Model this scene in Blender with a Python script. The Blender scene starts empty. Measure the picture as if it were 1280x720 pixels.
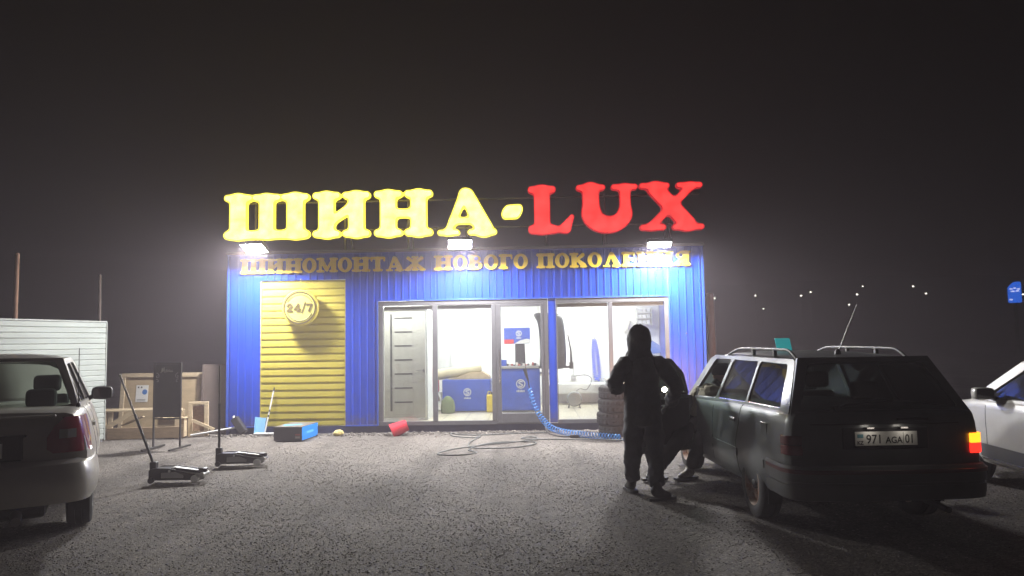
import bpy, bmesh, math, random
import numpy as np
from mathutils import Vector, Matrix
from mathutils.geometry import tessellate_polygon
R = math.radians
PI = math.pi
random.seed(7)
SC = bpy.context.scene
COL = SC.collection

# ------------------------------------------------------------------ camera, sky, exposure
cam_d = bpy.data.cameras.new('camera')
cam = bpy.data.objects.new('camera', cam_d)
COL.objects.link(cam)
cam_d.sensor_fit = 'HORIZONTAL'
cam_d.angle = 2 * math.atan(640 / 931)
cam_d.clip_start = 0.05
cam_d.clip_end = 3000
cam.matrix_world = (Matrix.Translation((0, 0, 1.62)) @ Matrix.Rotation(R(1.5), 4, 'Z')
                    @ Matrix.Rotation(PI / 2 + R(4.18), 4, 'X') @ Matrix.Rotation(R(-0.95), 4, 'Z'))
SC.camera = cam

world = bpy.data.worlds.new('World')
SC.world = world
world.use_nodes = True
wn = world.node_tree
wn.nodes.clear()
w_out = wn.nodes.new('ShaderNodeOutputWorld')
w_bg = wn.nodes.new('ShaderNodeBackground')
w_sky = wn.nodes.new('ShaderNodeTexSky')
w_sky.sky_type = 'NISHITA'
w_sky.sun_disc = False
w_sky.sun_elevation = R(-4.0)
w_sky.sun_rotation = R(200)
w_sky.dust_density = 6.0
w_hsv = wn.nodes.new('ShaderNodeHueSaturation')
w_hsv.inputs['Saturation'].default_value = 0.0
w_tint = wn.nodes.new('ShaderNodeMixRGB')
w_tint.blend_type = 'MULTIPLY'
w_tint.inputs[0].default_value = 1.0
w_tint.inputs[2].default_value = (1.0, 0.80, 0.86, 1)
wn.links.new(w_sky.outputs[0], w_hsv.inputs['Color'])
wn.links.new(w_hsv.outputs[0], w_tint.inputs[1])
wn.links.new(w_tint.outputs[0], w_bg.inputs[0])
w_bg.inputs[1].default_value = 0.03
wn.links.new(w_bg.outputs[0], w_out.inputs[0])

SC.view_settings.view_transform = 'Standard'
SC.view_settings.look = 'None'
SC.view_settings.exposure = 0.0
SC.view_settings.gamma = 1.0
SC.view_settings.use_curve_mapping = False
SC.cycles.max_bounces = 8
SC.cycles.diffuse_bounces = 3
SC.cycles.glossy_bounces = 3
SC.cycles.transparent_max_bounces = 24
SC.cycles.volume_bounces = 0
SC.cycles.sample_clamp_indirect = 4.0
SC.cycles.sample_clamp_direct = 0.0
SC.cycles.caustics_reflective = False
SC.cycles.caustics_refractive = False
SC.cycles.use_light_tree = True

FLOOD_W = 440.0
ROOM_W = 92.0
HEAD_W = 260.0
HAZE = 0.0095

# ------------------------------------------------------------------ materials
MATS = {}

def mat(name, base=(0.5, 0.5, 0.5), rough=0.6, metal=0.0, var=0.0, vscale=8.0, bump=0.0, bscale=60.0,
        emit=None, estr=0.0, spec=0.5, coat=0.0, base2=None, stretch=(1, 1, 1), rvar=0.0):
    if name in MATS:
        return MATS[name]
    m = bpy.data.materials.new(name)
    m.use_nodes = True
    nt = m.node_tree
    b = nt.nodes['Principled BSDF']
    b.inputs['Base Color'].default_value = (*base, 1)
    b.inputs['Roughness'].default_value = rough
    b.inputs['Metallic'].default_value = metal
    b.inputs['Specular IOR Level'].default_value = spec
    if coat:
        b.inputs['Coat Weight'].default_value = coat
        b.inputs['Coat Roughness'].default_value = 0.12
    if emit:
        b.inputs['Emission Color'].default_value = (*emit, 1)
        b.inputs['Emission Strength'].default_value = estr
    if var or bump or rvar:
        tc = nt.nodes.new('ShaderNodeTexCoord')
        mp = nt.nodes.new('ShaderNodeMapping')
        mp.inputs['Scale'].default_value = stretch
        nt.links.new(tc.outputs['Object'], mp.inputs['Vector'])
    if var or rvar:
        n = nt.nodes.new('ShaderNodeTexNoise')
        n.inputs['Scale'].default_value = vscale
        n.inputs['Detail'].default_value = 6
        n.inputs['Roughness'].default_value = 0.65
        nt.links.new(mp.outputs[0], n.inputs['Vector'])
        r = nt.nodes.new('ShaderNodeMapRange')
        r.inputs[1].default_value = 0.3
        r.inputs[2].default_value = 0.7
        nt.links.new(n.outputs[0], r.inputs[0])
    if var:
        mx = nt.nodes.new('ShaderNodeMixRGB')
        c2 = base2 if base2 else tuple(max(0, c * (1 - var)) for c in base)
        c1 = base if base2 else tuple(min(1, c * (1 + var * 0.6)) for c in base)
        mx.inputs[1].default_value = (*c2, 1)
        mx.inputs[2].default_value = (*c1, 1)
        nt.links.new(r.outputs[0], mx.inputs[0])
        nt.links.new(mx.outputs[0], b.inputs['Base Color'])
    if rvar:
        q = nt.nodes.new('ShaderNodeMapRange')
        q.inputs[3].default_value = max(0.02, rough - rvar)
        q.inputs[4].default_value = min(1, rough + rvar)
        nt.links.new(r.outputs[0], q.inputs[0])
        nt.links.new(q.outputs[0], b.inputs['Roughness'])
    if bump:
        n2 = nt.nodes.new('ShaderNodeTexNoise')
        n2.inputs['Scale'].default_value = bscale
        n2.inputs['Detail'].default_value = 5
        nt.links.new(mp.outputs[0], n2.inputs['Vector'])
        bp = nt.nodes.new('ShaderNodeBump')
        bp.inputs['Strength'].default_value = min(1, bump)
        bp.inputs['Distance'].default_value = 0.01
        nt.links.new(n2.outputs[0], bp.inputs['Height'])
        nt.links.new(bp.outputs[0], b.inputs['Normal'])
    MATS[name] = m
    return m

def glass(name, tint=(0.9, 0.95, 0.93), dirt=0.04, refl=1.0, dirtcol=(0.6, 0.6, 0.58)):
    if name in MATS:
        return MATS[name]
    m = bpy.data.materials.new(name)
    m.use_nodes = True
    nt = m.node_tree
    nt.nodes.clear()
    out = nt.nodes.new('ShaderNodeOutputMaterial')
    tr = nt.nodes.new('ShaderNodeBsdfTransparent')
    tr.inputs[0].default_value = (*tint, 1)
    gl = nt.nodes.new('ShaderNodeBsdfGlossy')
    gl.inputs['Roughness'].default_value = 0.02
    gl.inputs['Color'].default_value = (refl, refl, refl, 1)
    fr = nt.nodes.new('ShaderNodeFresnel')
    fr.inputs[0].default_value = 1.5
    m1 = nt.nodes.new('ShaderNodeMixShader')
    nt.links.new(fr.outputs[0], m1.inputs[0])
    nt.links.new(tr.outputs[0], m1.inputs[1])
    nt.links.new(gl.outputs[0], m1.inputs[2])
    df = nt.nodes.new('ShaderNodeBsdfDiffuse')
    df.inputs[0].default_value = (*dirtcol, 1)
    tc = nt.nodes.new('ShaderNodeTexCoord')
    n = nt.nodes.new('ShaderNodeTexNoise')
    n.inputs['Scale'].default_value = 3.5
    n.inputs['Detail'].default_value = 8
    nt.links.new(tc.outputs['Object'], n.inputs['Vector'])
    mr = nt.nodes.new('ShaderNodeMapRange')
    mr.inputs[1].default_value = 0.3
    mr.inputs[2].default_value = 0.75
    mr.inputs[3].default_value = dirt * 0.3
    mr.inputs[4].default_value = dirt * 1.8
    nt.links.new(n.outputs[0], mr.inputs[0])
    m2 = nt.nodes.new('ShaderNodeMixShader')
    nt.links.new(mr.outputs[0], m2.inputs[0])
    nt.links.new(m1.outputs[0], m2.inputs[1])
    nt.links.new(df.outputs[0], m2.inputs[2])
    nt.links.new(m2.outputs[0], out.inputs[0])
    MATS[name] = m
    return m

def lamp_mat(name, col, strength, base=(0.8, 0.8, 0.8)):
    return mat(name, base=base, rough=0.4, emit=col, estr=strength)

# ------------------------------------------------------------------ mesh building
class MB:
    def __init__(s):
        s.v = []
        s.f = []

    def add(s, vs, fs):
        o = len(s.v)
        s.v += [tuple(p) for p in vs]
        s.f += [tuple(i + o for i in f) for f in fs]
        return s

    def box(s, x0, x1, y0, y1, z0, z1, M=None):
        vs = [(x0, y0, z0), (x1, y0, z0), (x1, y1, z0), (x0, y1, z0), (x0, y0, z1), (x1, y0, z1), (x1, y1, z1), (x0, y1, z1)]
        if M is not None:
            vs = [tuple(M @ Vector(p)) for p in vs]
        return s.add(vs, [(3, 2, 1, 0), (4, 5, 6, 7), (0, 1, 5, 4), (1, 2, 6, 5), (2, 3, 7, 6), (3, 0, 4, 7)])

    def bar(s, p0, p1, w, h, up=(0, 0, 1)):
        p0 = Vector(p0); p1 = Vector(p1)
        d = (p1 - p0).normalized()
        u = Vector(up)
        if abs(d.dot(u)) > 0.98:
            u = Vector((0, 1, 0))
        a = d.cross(u).normalized() * (w / 2)
        b = a.cross(d).normalized() * (h / 2)
        vs = [p + q for p in (p0, p1) for q in (-a - b, a - b, a + b, -a + b)]
        return s.add(vs, [(0, 1, 2, 3), (7, 6, 5, 4), (0, 4, 5, 1), (1, 5, 6, 2), (2, 6, 7, 3), (3, 7, 4, 0)])

    def tube(s, pts, r, n=8, closed=False, caps=True):
        pts = [Vector(p) for p in pts]
        k = len(pts)
        rs = r if isinstance(r, (list, tuple)) else [r] * k
        rings = []
        ref = None
        for i, p in enumerate(pts):
            if closed:
                d = (pts[(i + 1) % k] - pts[i - 1])
            else:
                d = pts[min(i + 1, k - 1)] - pts[max(i - 1, 0)]
            d = d.normalized() if d.length > 1e-9 else Vector((0, 0, 1))
            if ref is None:
                t = Vector((0, 0, 1)) if abs(d.z) < 0.9 else Vector((1, 0, 0))
                ref = d.cross(t).normalized()
            ref = (ref - d * ref.dot(d))
            if ref.length < 1e-6:
                ref = d.orthogonal()
            ref.normalize()
            b = d.cross(ref)
            rings.append([p + (ref * math.cos(2 * PI * j / n) + b * math.sin(2 * PI * j / n)) * rs[i] for j in range(n)])
        vs = [q for g in rings for q in g]
        fs = []
        for i in range(k if closed else k - 1):
            i2 = (i + 1) % k
            for j in range(n):
                j2 = (j + 1) % n
                fs.append((i * n + j, i * n + j2, i2 * n + j2, i2 * n + j))
        if caps and not closed:
            fs.append(tuple(range(n - 1, -1, -1)))
            fs.append(tuple((k - 1) * n + j for j in range(n)))
        return s.add(vs, fs)

    def cyl(s, p0, p1, r0, r1=None, n=16):
        return s.tube([p0, p1], [r0, r0 if r1 is None else r1], n)

    def lathe(s, prof, n=24, M=None, closed=False):
        # prof: (radius, height) about local z
        vs = []
        for r, z in prof:
            for j in range(n):
                a = 2 * PI * j / n
                p = Vector((r * math.cos(a), r * math.sin(a), z))
                vs.append(M @ p if M is not None else p)
        k = len(prof)
        fs = []
        for i in range(k if closed else k - 1):
            i2 = (i + 1) % k
            for j in range(n):
                j2 = (j + 1) % n
                fs.append((i * n + j, i * n + j2, i2 * n + j2, i2 * n + j))
        if not closed:
            fs.append(tuple(range(n - 1, -1, -1)))
            fs.append(tuple((k - 1) * n + j for j in range(n)))
        return s.add(vs, fs)

    def loft(s, rings, caps=True, closed_ring=True):
        n = len(rings[0])
        vs = [p for g in rings for p in g]
        fs = []
        m = n if closed_ring else n - 1
        for i in range(len(rings) - 1):
            for j in range(m):
                j2 = (j + 1) % n
                fs.append((i * n + j, i * n + j2, (i + 1) * n + j2, (i + 1) * n + j))
        if caps and closed_ring:
            fs.append(tuple(range(n - 1, -1, -1)))
            fs.append(tuple((len(rings) - 1) * n + j for j in range(n)))
        return s.add(vs, fs)

    def plate(s, loops, f0, f1):
        # loops of 2-D points; f0 / f1 map (a, b) to the two faces
        flat = [p for l in loops for p in l]
        tris = tessellate_polygon([[Vector((p[0], p[1], 0)) for p in l] for l in loops])
        n = len(flat)
        vs = [f0(*p) for p in flat] + [f1(*p) for p in flat]
        fs = []
        for t in tris:
            fs.append(tuple(t))
            fs.append(tuple(i + n for i in reversed(t)))
        o = 0
        for l in loops:
            k = len(l)
            for i in range(k):
                a = o + i
                b = o + (i + 1) % k
                fs.append((a, b, b + n, a + n))
            o += k
        return s.add(vs, fs)

    def ellipsoid(s, c, r, nu=14, nv=9, M=None):
        rings = []
        for i in range(nv + 1):
            t = -PI / 2 + PI * (i + 0.02) / (nv + 0.04)
            rings.append((math.cos(t), math.sin(t)))
        vs = []
        for ct, st in rings:
            for j in range(nu):
                a = 2 * PI * j / nu
                p = Vector((r[0] * ct * math.cos(a), r[1] * ct * math.sin(a), r[2] * st))
                if M is not None:
                    p = M @ p
                vs.append(p + Vector(c))
        fs = []
        for i in range(nv):
            for j in range(nu):
                j2 = (j + 1) % nu
                fs.append((i * nu + j, i * nu + j2, (i + 1) * nu + j2, (i + 1) * nu + j))
        fs.append(tuple(range(nu - 1, -1, -1)))
        fs.append(tuple(nv * nu + j for j in range(nu)))
        return s.add(vs, fs)

    def mesh(s, name, smooth=None):
        me = bpy.data.meshes.new(name)
        me.from_pydata([tuple(p) for p in s.v], [], s.f)
        me.validate()
        bm = bmesh.new()
        bm.from_mesh(me)
        bmesh.ops.recalc_face_normals(bm, faces=bm.faces)
        bm.to_mesh(me)
        bm.free()
        if smooth is not None:
            me.shade_smooth()
            me.set_sharp_from_angle(angle=R(smooth))
        return me

    def build(s, name, m, parent=None, smooth=None, bevel=0.0, loc=None, rot=None, seg=2):
        me = s.mesh(name, smooth)
        return link(name, me, m, parent, bevel, loc, rot, seg)

def link(name, me, m, parent=None, bevel=0.0, loc=None, rot=None, seg=2):
    o = bpy.data.objects.new(name, me)
    if m is not None:
        me.materials.clear()
        me.materials.append(m)
    COL.objects.link(o)
    if parent is not None:
        o.parent = parent
    if loc is not None:
        o.location = loc
    if rot is not None:
        o.rotation_euler = rot
    if bevel:
        b = o.modifiers.new('bevel', 'BEVEL')
        b.width = bevel
        b.segments = seg
        b.limit_method = 'ANGLE'
        b.angle_limit = R(40)
    return o

def tag(o, label=None, cat=None, group=None, kind=None):
    if label: o['label'] = label
    if cat: o['category'] = cat
    if group: o['group'] = group
    if kind: o['kind'] = kind
    return o

def thing(name, label, cat, loc=(0, 0, 0), rz=0.0, group=None, rot=None):
    o = bpy.data.objects.new(name, None)
    o.empty_display_size = 0.2
    COL.objects.link(o)
    o.location = loc
    o.rotation_euler = rot if rot else (0, 0, rz)
    return tag(o, label, cat, group)

def copy_tree(o, parent=None):
    c = o.copy()
    COL.objects.link(c)
    c.parent = parent
    for ch in list(o.children):
        copy_tree(ch, c)
    return c

def box(name, m, parent, x0, x1, y0, y1, z0, z1, bevel=0.0):
    return MB().box(x0, x1, y0, y1, z0, z1).build(name, m, parent, bevel=bevel)

def frozen(o):
    """Apply the object's modifiers to its mesh."""
    bpy.context.view_layer.update()
    dg = bpy.context.evaluated_depsgraph_get()
    me = bpy.data.meshes.new_from_object(o.evaluated_get(dg))
    o.modifiers.clear()
    o.data = me
    return o

def spline(pts, k=8, closed=False):
    P = [Vector(p) for p in pts]
    n = len(P)
    out = []
    for i in range(n if closed else n - 1):
        if closed:
            a, b, c, d = P[i - 1], P[i], P[(i + 1) % n], P[(i + 2) % n]
        else:
            a, b, c, d = P[max(i - 1, 0)], P[i], P[i + 1], P[min(i + 2, n - 1)]
        for j in range(k):
            t = j / k
            out.append(0.5 * ((2 * b) + (c - a) * t + (2 * a - 5 * b + 4 * c - d) * t * t + (3 * b - a - 3 * c + d) * t ** 3))
    if not closed:
        out.append(P[-1])
    return out

def rounded(poly, r, k=4):
    out = []
    n = len(poly)
    for i in range(n):
        p = Vector(poly[i]); a = Vector(poly[i - 1]); b = Vector(poly[(i + 1) % n])
        rr = r[i] if isinstance(r, (list, tuple)) else r
        da = (a - p); db = (b - p)
        ra = min(rr, da.length * 0.45); rb = min(rr, db.length * 0.45)
        s = p + da.normalized() * ra
        e = p + db.normalized() * rb
        for j in range(k + 1):
            t = j / k
            q = s * (1 - t) ** 2 + p * 2 * t * (1 - t) + e * t * t
            out.append((q.x, q.y))
    return out

# ------------------------------------------------------------------ heavy soft-serif lettering from distance fields
def st(x, hw=0.18, top=1, bot=1, sw=0.24):
    l = [('c', x, 0.16, x, 0.84, hw)]
    if top: l.append(('c', x - sw + .01, 0.92, x + sw - .01, 0.92, 0.08))
    if bot: l.append(('c', x - sw + .01, 0.08, x + sw - .01, 0.08, 0.08))
    return l

def arc(cx, cy, rx, ry, a0, a1, r0, r1, n=14):
    l = []
    for i in range(n):
        t0, t1 = i / n, (i + 1) / n
        A = R(a0 + (a1 - a0) * t0); B = R(a0 + (a1 - a0) * t1)
        l.append(('t', cx + rx * math.cos(A), cy + ry * math.sin(A), r0 + (r1 - r0) * t0,
                  cx + rx * math.cos(B), cy + ry * math.sin(B), r0 + (r1 - r0) * t1))
    return l

G = {
    'Ш': (1.80, st(.28, .19) + st(.90, .17) + st(1.52, .19) + [('c', .1, .085, 1.7, .085, .085)], []),
    'И': (1.22, st(.28, .18) + st(.94, .18) + [('t', .3, .30, .09, .92, .72, .11)], []),
    'Н': (1.22, st(.28, .18) + st(.94, .18) + [('c', .3, .5, .92, .5, .10)], []),
    'А': (1.26, [('t', .24, .08, .075, .58, .90, .10), ('t', .98, .14, .19, .64, .85, .15), ('c', .38, .31, .9, .31, .075),
                 ('c', .07, .06, .42, .06, .06), ('c', .70, .06, 1.19, .06, .06)], []),
    'L': (1.02, st(.30, .18) + [('c', .1, .07, .82, .07, .07), ('t', .82, .12, .12, .95, .33, .055)], []),
    'U': (1.26, [('c', .30, .42, .30, .88, .175), ('c', 1.0, .42, 1.0, .88, .115), ('c', .065, .935, .54, .935, .065), ('c', .78, .935, 1.2, .935, .065)]
          + arc(.65, .42, .345, .27, 180, 360, .175, .115), []),
    'X': (1.26, [('c', .34, .86, .94, .14, .165), ('t', .24, .1, .085, 1.02, .9, .085),
                 ('c', .07, .935, .55, .935, .065), ('c', .8, .935, 1.2, .935, .065), ('c', .06, .065, .46, .065, .065), ('c', .70, .065, 1.21, .065, .065)], []),
    '-': (0.46, [('c', .10, .10, .32, .11, .09), ('c', .14, .17, .36, .18, .09), ('c', .08, .06, .30, .06, .05), ('c', .17, .22, .39, .23, .05)], []),
    'О': (0.98, [('e', .49, .5, .49, .52)], [('e', .49, .5, .20, .36)]),
    'М': (1.44, st(.24, .10, sw=.2) + st(1.18, .17, sw=.22) + [('t', .30, .86, .15, .70, .16, .11), ('t', .70, .16, .08, 1.1, .86, .09)], []),
    'Т': (1.04, st(.52, .17, top=0, sw=.26) + [('c', .09, .915, .95, .915, .085), ('c', .07, .74, .08, .9, .055), ('c', .97, .74, .96, .9, .055)], []),
    'Ж': (1.50, st(.75, .14, sw=.18) + [('t', .75, .5, .09, .28, .86, .12), ('t', .75, .5, .09, 1.22, .86, .12), ('t', .72, .52, .1, .26, .12, .13),
                                       ('t', .78, .52, .1, 1.24, .12, .13), ('c', .07, .065, .38, .065, .065), ('c', 1.12, .065, 1.43, .065, .065)], []),
    'Н2': (1, [], []),
    'В': (1.02, st(.28, .18) + [('e', .46, .73, .40, .265), ('e', .50, .28, .46, .285)], [('e', .56, .74, .13, .13), ('e', .58, .28, .15, .14)]),
    'Г': (0.94, st(.30, .18) + [('c', .1, .915, .82, .915, .085), ('c', .86, .72, .85, .9, .06)], []),
    'П': (1.22, st(.28, .18) + st(.94, .18) + [('c', .1, .905, 1.12, .905, .095)], []),
    'К': (1.16, st(.28, .18) + [('t', .38, .47, .08, .88, .86, .13), ('t', .48, .55, .10, .93, .14, .17), ('c', .74, .065, 1.1, .065, .065)], []),
    'Л': (1.26, [('t', .26, .10, .09, .58, .90, .10), ('t', .98, .14, .19, .64, .85, .15), ('c', .07, .06, .44, .06, .06), ('c', .70, .06, 1.19, .06, .06)], []),
    'Е': (0.98, st(.30, .18) + [('c', .1, .915, .82, .915, .085), ('c', .1, .085, .86, .085, .085), ('c', .3, .5, .66, .5, .08),
                               ('c', .86, .74, .85, .9, .055), ('c', .91, .1, .93, .26, .055), ('c', .7, .42, .7, .58, .05)], []),
    'Я': (1.12, st(.82, .18) + [('e', .60, .71, .44, .285), ('t', .58, .44, .13, .24, .12, .14), ('c', .07, .065, .36, .065, .065)], [('e', .48, .71, .14, .14)]),
    '2': (0.86, arc(.40, .68, .27, .24, 160, -30, .06, .11) + [('t', .62, .56, .11, .14, .12, .09), ('c', .12, .09, .74, .09, .09), ('e', .17, .72, .13, .11)], []),
    '4': (0.94, [('c', .62, .1, .62, .9, .12), ('t', .58, .92, .06, .1, .34, .06), ('c', .08, .30, .88, .30, .075), ('c', .42, .06, .82, .06, .06)], []),
    '7': (0.84, [('c', .1, .89, .74, .89, .10), ('t', .72, .84, .09, .38, .1, .13), ('c', .09, .74, .1, .9, .06)], []),
    '/': (0.56, [('c', .08, .0, .48, 1.0, .045)], []),
}

def sdf_prim(p, X, Y):
    if p[0] == 'c':
        p = ('t', p[1], p[2], p[5], p[3], p[4], p[5])
    if p[0] == 't':
        _, x0, y0, r0, x1, y1, r1 = p
        dx, dy = x1 - x0, y1 - y0
        q = dx * dx + dy * dy + 1e-12
        t = np.clip(((X - x0) * dx + (Y - y0) * dy) / q, 0, 1)
        return np.hypot(X - x0 - t * dx, Y - y0 - t * dy) - (r0 + (r1 - r0) * t)
    _, cx, cy, rx, ry = p
    k = np.hypot((X - cx) / rx, (Y - cy) / ry)
    return (k - 1) * min(rx, ry)

GL = {}

def glyph(ch, inset=0.0, res=44, k=None):
    """Outline loops of a glyph, cap height 1, inside on the left."""
    key = (ch, inset, res)
    if key in GL:
        return GL[key]
    w, pos, neg = G[ch]
    xs = np.arange(-0.12, w + 0.14, 1 / res)
    ys = np.arange(-0.12, 1.14, 1 / res)
    X, Y = np.meshgrid(xs, ys)
    k = 0.09 if res > 50 else 0.045
    d = None
    for p in pos:
        e = sdf_prim(p, X, Y)
        if d is None:
            d = e
        else:
            h = np.clip(0.5 + 0.5 * (e - d) / k, 0, 1)
            d = e * (1 - h) + d * h - k * h * (1 - h)
    for p in neg:
        d = np.maximum(d, -sdf_prim(p, X, Y))
    d = d + inset
    segs = {}
    ny, nx = d.shape
    def ip(a, b):
        (i0, j0), (i1, j1) = a, b
        t = d[i0, j0] / (d[i0, j0] - d[i1, j1])
        return (xs[j0] + (xs[j1] - xs[j0]) * t, ys[i0] + (ys[i1] - ys[i0]) * t)
    pts = {}
    for i in range(ny - 1):
        for j in range(nx - 1):
            c = [(i, j), (i, j + 1), (i + 1, j + 1), (i + 1, j)]
            s = [d[a] < 0 for a in c]
            if all(s) or not any(s):
                continue
            ent = []; ext = []
            for e in range(4):
                a, b = e, (e + 1) % 4
                if s[a] != s[b]:
                    A, B = c[a], c[b]
                    kk = (min(A, B), max(A, B))
                    if kk not in pts:
                        pts[kk] = ip(*kk)
                    (ext if s[a] else ent).append(kk)
            for a, b in zip(ext, ent):
                segs[a] = b
    loops = []
    while segs:
        a0 = next(iter(segs))
        l = []
        a = a0
        while a in segs:
            l.append(pts[a])
            a = segs.pop(a)
        # thin out near-duplicate points
        q = [l[0]]
        for p in l[1:]:
            if math.hypot(p[0] - q[-1][0], p[1] - q[-1][1]) > 0.45 / res:
                q.append(p)
        if len(q) > 5:
            loops.append(q)
    GL[key] = loops
    return loops

def letter_mb(ch, h, depth, inset=0.0, y0=0.0, res=44, mb=None, ox=0.0, oz=0.0, sx=1.0):
    """Solid letter in the XZ plane, front face at y0, back at y0 + depth."""
    mb = mb or MB()
    loops = glyph(ch, inset, res)
    outer = [l for l in loops if sum(a[0] * b[1] - b[0] * a[1] for a, b in zip(l, l[1:] + l[:1])) > 0]
    inner = [l for l in loops if l not in outer]
    def inside(p, l):
        c = False
        for a, b in zip(l, l[1:] + l[:1]):
            if (a[1] > p[1]) != (b[1] > p[1]) and p[0] < (b[0] - a[0]) * (p[1] - a[1]) / (b[1] - a[1]) + a[0]:
                c = not c
        return c
    if not outer:
        outer, inner = inner, []
    for o in outer:
        hs = [l for l in inner if inside(l[0], o)]
        mb.plate([o] + hs, lambda a, b: (ox + a * h * sx, y0, oz + b * h), lambda a, b: (ox + a * h * sx, y0 + depth, oz + b * h))
    return mb

# ------------------------------------------------------------------ ground, gravel, hill, haze
def ground_material():
    m = bpy.data.materials.new('gravel_lot')
    m.use_nodes = True
    nt = m.node_tree
    N = nt.nodes.new
    L = nt.links.new
    b = nt.nodes['Principled BSDF']
    tc = N('ShaderNodeTexCoord')
    def noise(scale, detail=4, rough=0.6):
        n = N('ShaderNodeTexNoise')
        n.inputs['Scale'].default_value = scale
        n.inputs['Detail'].default_value = detail
        n.inputs['Roughness'].default_value = rough
        L(tc.outputs['Object'], n.inputs['Vector'])
        return n
    vo = N('ShaderNodeTexVoronoi')
    vo.inputs['Scale'].default_value = 58
    L(tc.outputs['Object'], vo.inputs['Vector'])
    vo2 = N('ShaderNodeTexVoronoi')
    vo2.inputs['Scale'].default_value = 130
    L(tc.outputs['Object'], vo2.inputs['Vector'])
    hs = N('ShaderNodeSeparateColor')
    L(vo.outputs['Color'], hs.inputs[0])
    cr = N('ShaderNodeValToRGB')
    e = cr.color_ramp.elements
    e[0].position = 0.0; e[0].color = (0.078, 0.071, 0.063, 1)
    e[1].position = 1.0; e[1].color = (0.254, 0.230, 0.206, 1)
    x = cr.color_ramp.elements.new(0.3); x.color = (0.109, 0.098, 0.088, 1)
    x = cr.color_ramp.elements.new(0.85); x.color = (0.170, 0.153, 0.137, 1)
    L(hs.outputs[0], cr.inputs[0])
    big = noise(0.55, 6, 0.65)
    br = N('ShaderNodeMapRange')
    br.inputs[1].default_value = 0.32; br.inputs[2].default_value = 0.70
    br.inputs[3].default_value = 0.62; br.inputs[4].default_value = 1.2
    L(big.outputs[0], br.inputs[0])
    mul = N('ShaderNodeMixRGB'); mul.blend_type = 'MULTIPLY'; mul.inputs[0].default_value = 1
    L(cr.outputs[0], mul.inputs[1]); L(br.outputs[0], mul.inputs[2])
    # wheel tracks: dark, compacted streaks running towards the shop
    mp2 = N('ShaderNodeMapping'); mp2.inputs['Scale'].default_value = (1.5, 0.16, 1); mp2.inputs['Rotation'].default_value = (0, 0, R(14))
    L(tc.outputs['Object'], mp2.inputs['Vector'])
    tr = N('ShaderNodeTexNoise'); tr.inputs['Scale'].default_value = 1.0; tr.inputs['Detail'].default_value = 7; tr.inputs['Roughness'].default_value = 0.55
    L(mp2.outputs[0], tr.inputs['Vector'])
    t2 = N('ShaderNodeMapRange'); t2.inputs[1].default_value = 0.36; t2.inputs[2].default_value = 0.52; t2.inputs[3].default_value = 0.66; t2.inputs[4].default_value = 1.05
    L(tr.outputs[0], t2.inputs[0])
    mu2 = N('ShaderNodeMixRGB'); mu2.blend_type = 'MULTIPLY'; mu2.inputs[0].default_value = 1
    L(mul.outputs[0], mu2.inputs[1]); L(t2.outputs[0], mu2.inputs[2])
    # damp, oily patches
    ns = N('ShaderNodeTexNoise'); ns.inputs['Scale'].default_value = 1.1; ns.inputs['Detail'].default_value = 8; ns.inputs['Roughness'].default_value = 0.6
    L(tc.outputs['Object'], ns.inputs['Vector'])
    n3 = N('ShaderNodeMapRange'); n3.inputs[1].default_value = 0.56; n3.inputs[2].default_value = 0.68; n3.inputs[3].default_value = 1.0; n3.inputs[4].default_value = 0.55
    L(ns.outputs[0], n3.inputs[0])
    mu3 = N('ShaderNodeMixRGB'); mu3.blend_type = 'MULTIPLY'; mu3.inputs[0].default_value = 1
    L(mu2.outputs[0], mu3.inputs[1]); L(n3.outputs[0], mu3.inputs[2])
    L(mu3.outputs[0], b.inputs['Base Color'])
    b.inputs['Specular IOR Level'].default_value = 0.22
    rr = N('ShaderNodeMapRange')
    rr.inputs[3].default_value = 0.78; rr.inputs[4].default_value = 0.97
    L(hs.outputs[1], rr.inputs[0])
    L(rr.outputs[0], b.inputs['Roughness'])
    # stones proud of the fines, at two sizes, over a soft unevenness
    a1 = N('ShaderNodeMath'); a1.operation = 'MULTIPLY'; a1.inputs[1].default_value = -1.0
    L(vo.outputs['Distance'], a1.inputs[0])
    a2 = N('ShaderNodeMath'); a2.operation = 'MULTIPLY'; a2.inputs[1].default_value = -0.5
    L(vo2.outputs['Distance'], a2.inputs[0])
    ad = N('ShaderNodeMath'); ad.operation = 'ADD'
    L(a1.outputs[0], ad.inputs[0]); L(a2.outputs[0], ad.inputs[1])
    hv = N('ShaderNodeMath'); hv.operation = 'MULTIPLY_ADD'; hv.inputs[1].default_value = 0.8
    L(hs.outputs[2], hv.inputs[0]); L(ad.outputs[0], hv.inputs[2])
    bp = N('ShaderNodeBump')
    bp.inputs['Strength'].default_value = 0.7
    bp.inputs['Distance'].default_value = 0.006
    L(ad.outputs[0], bp.inputs['Height'])
    L(bp.outputs[0], b.inputs['Normal'])
    return m

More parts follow.
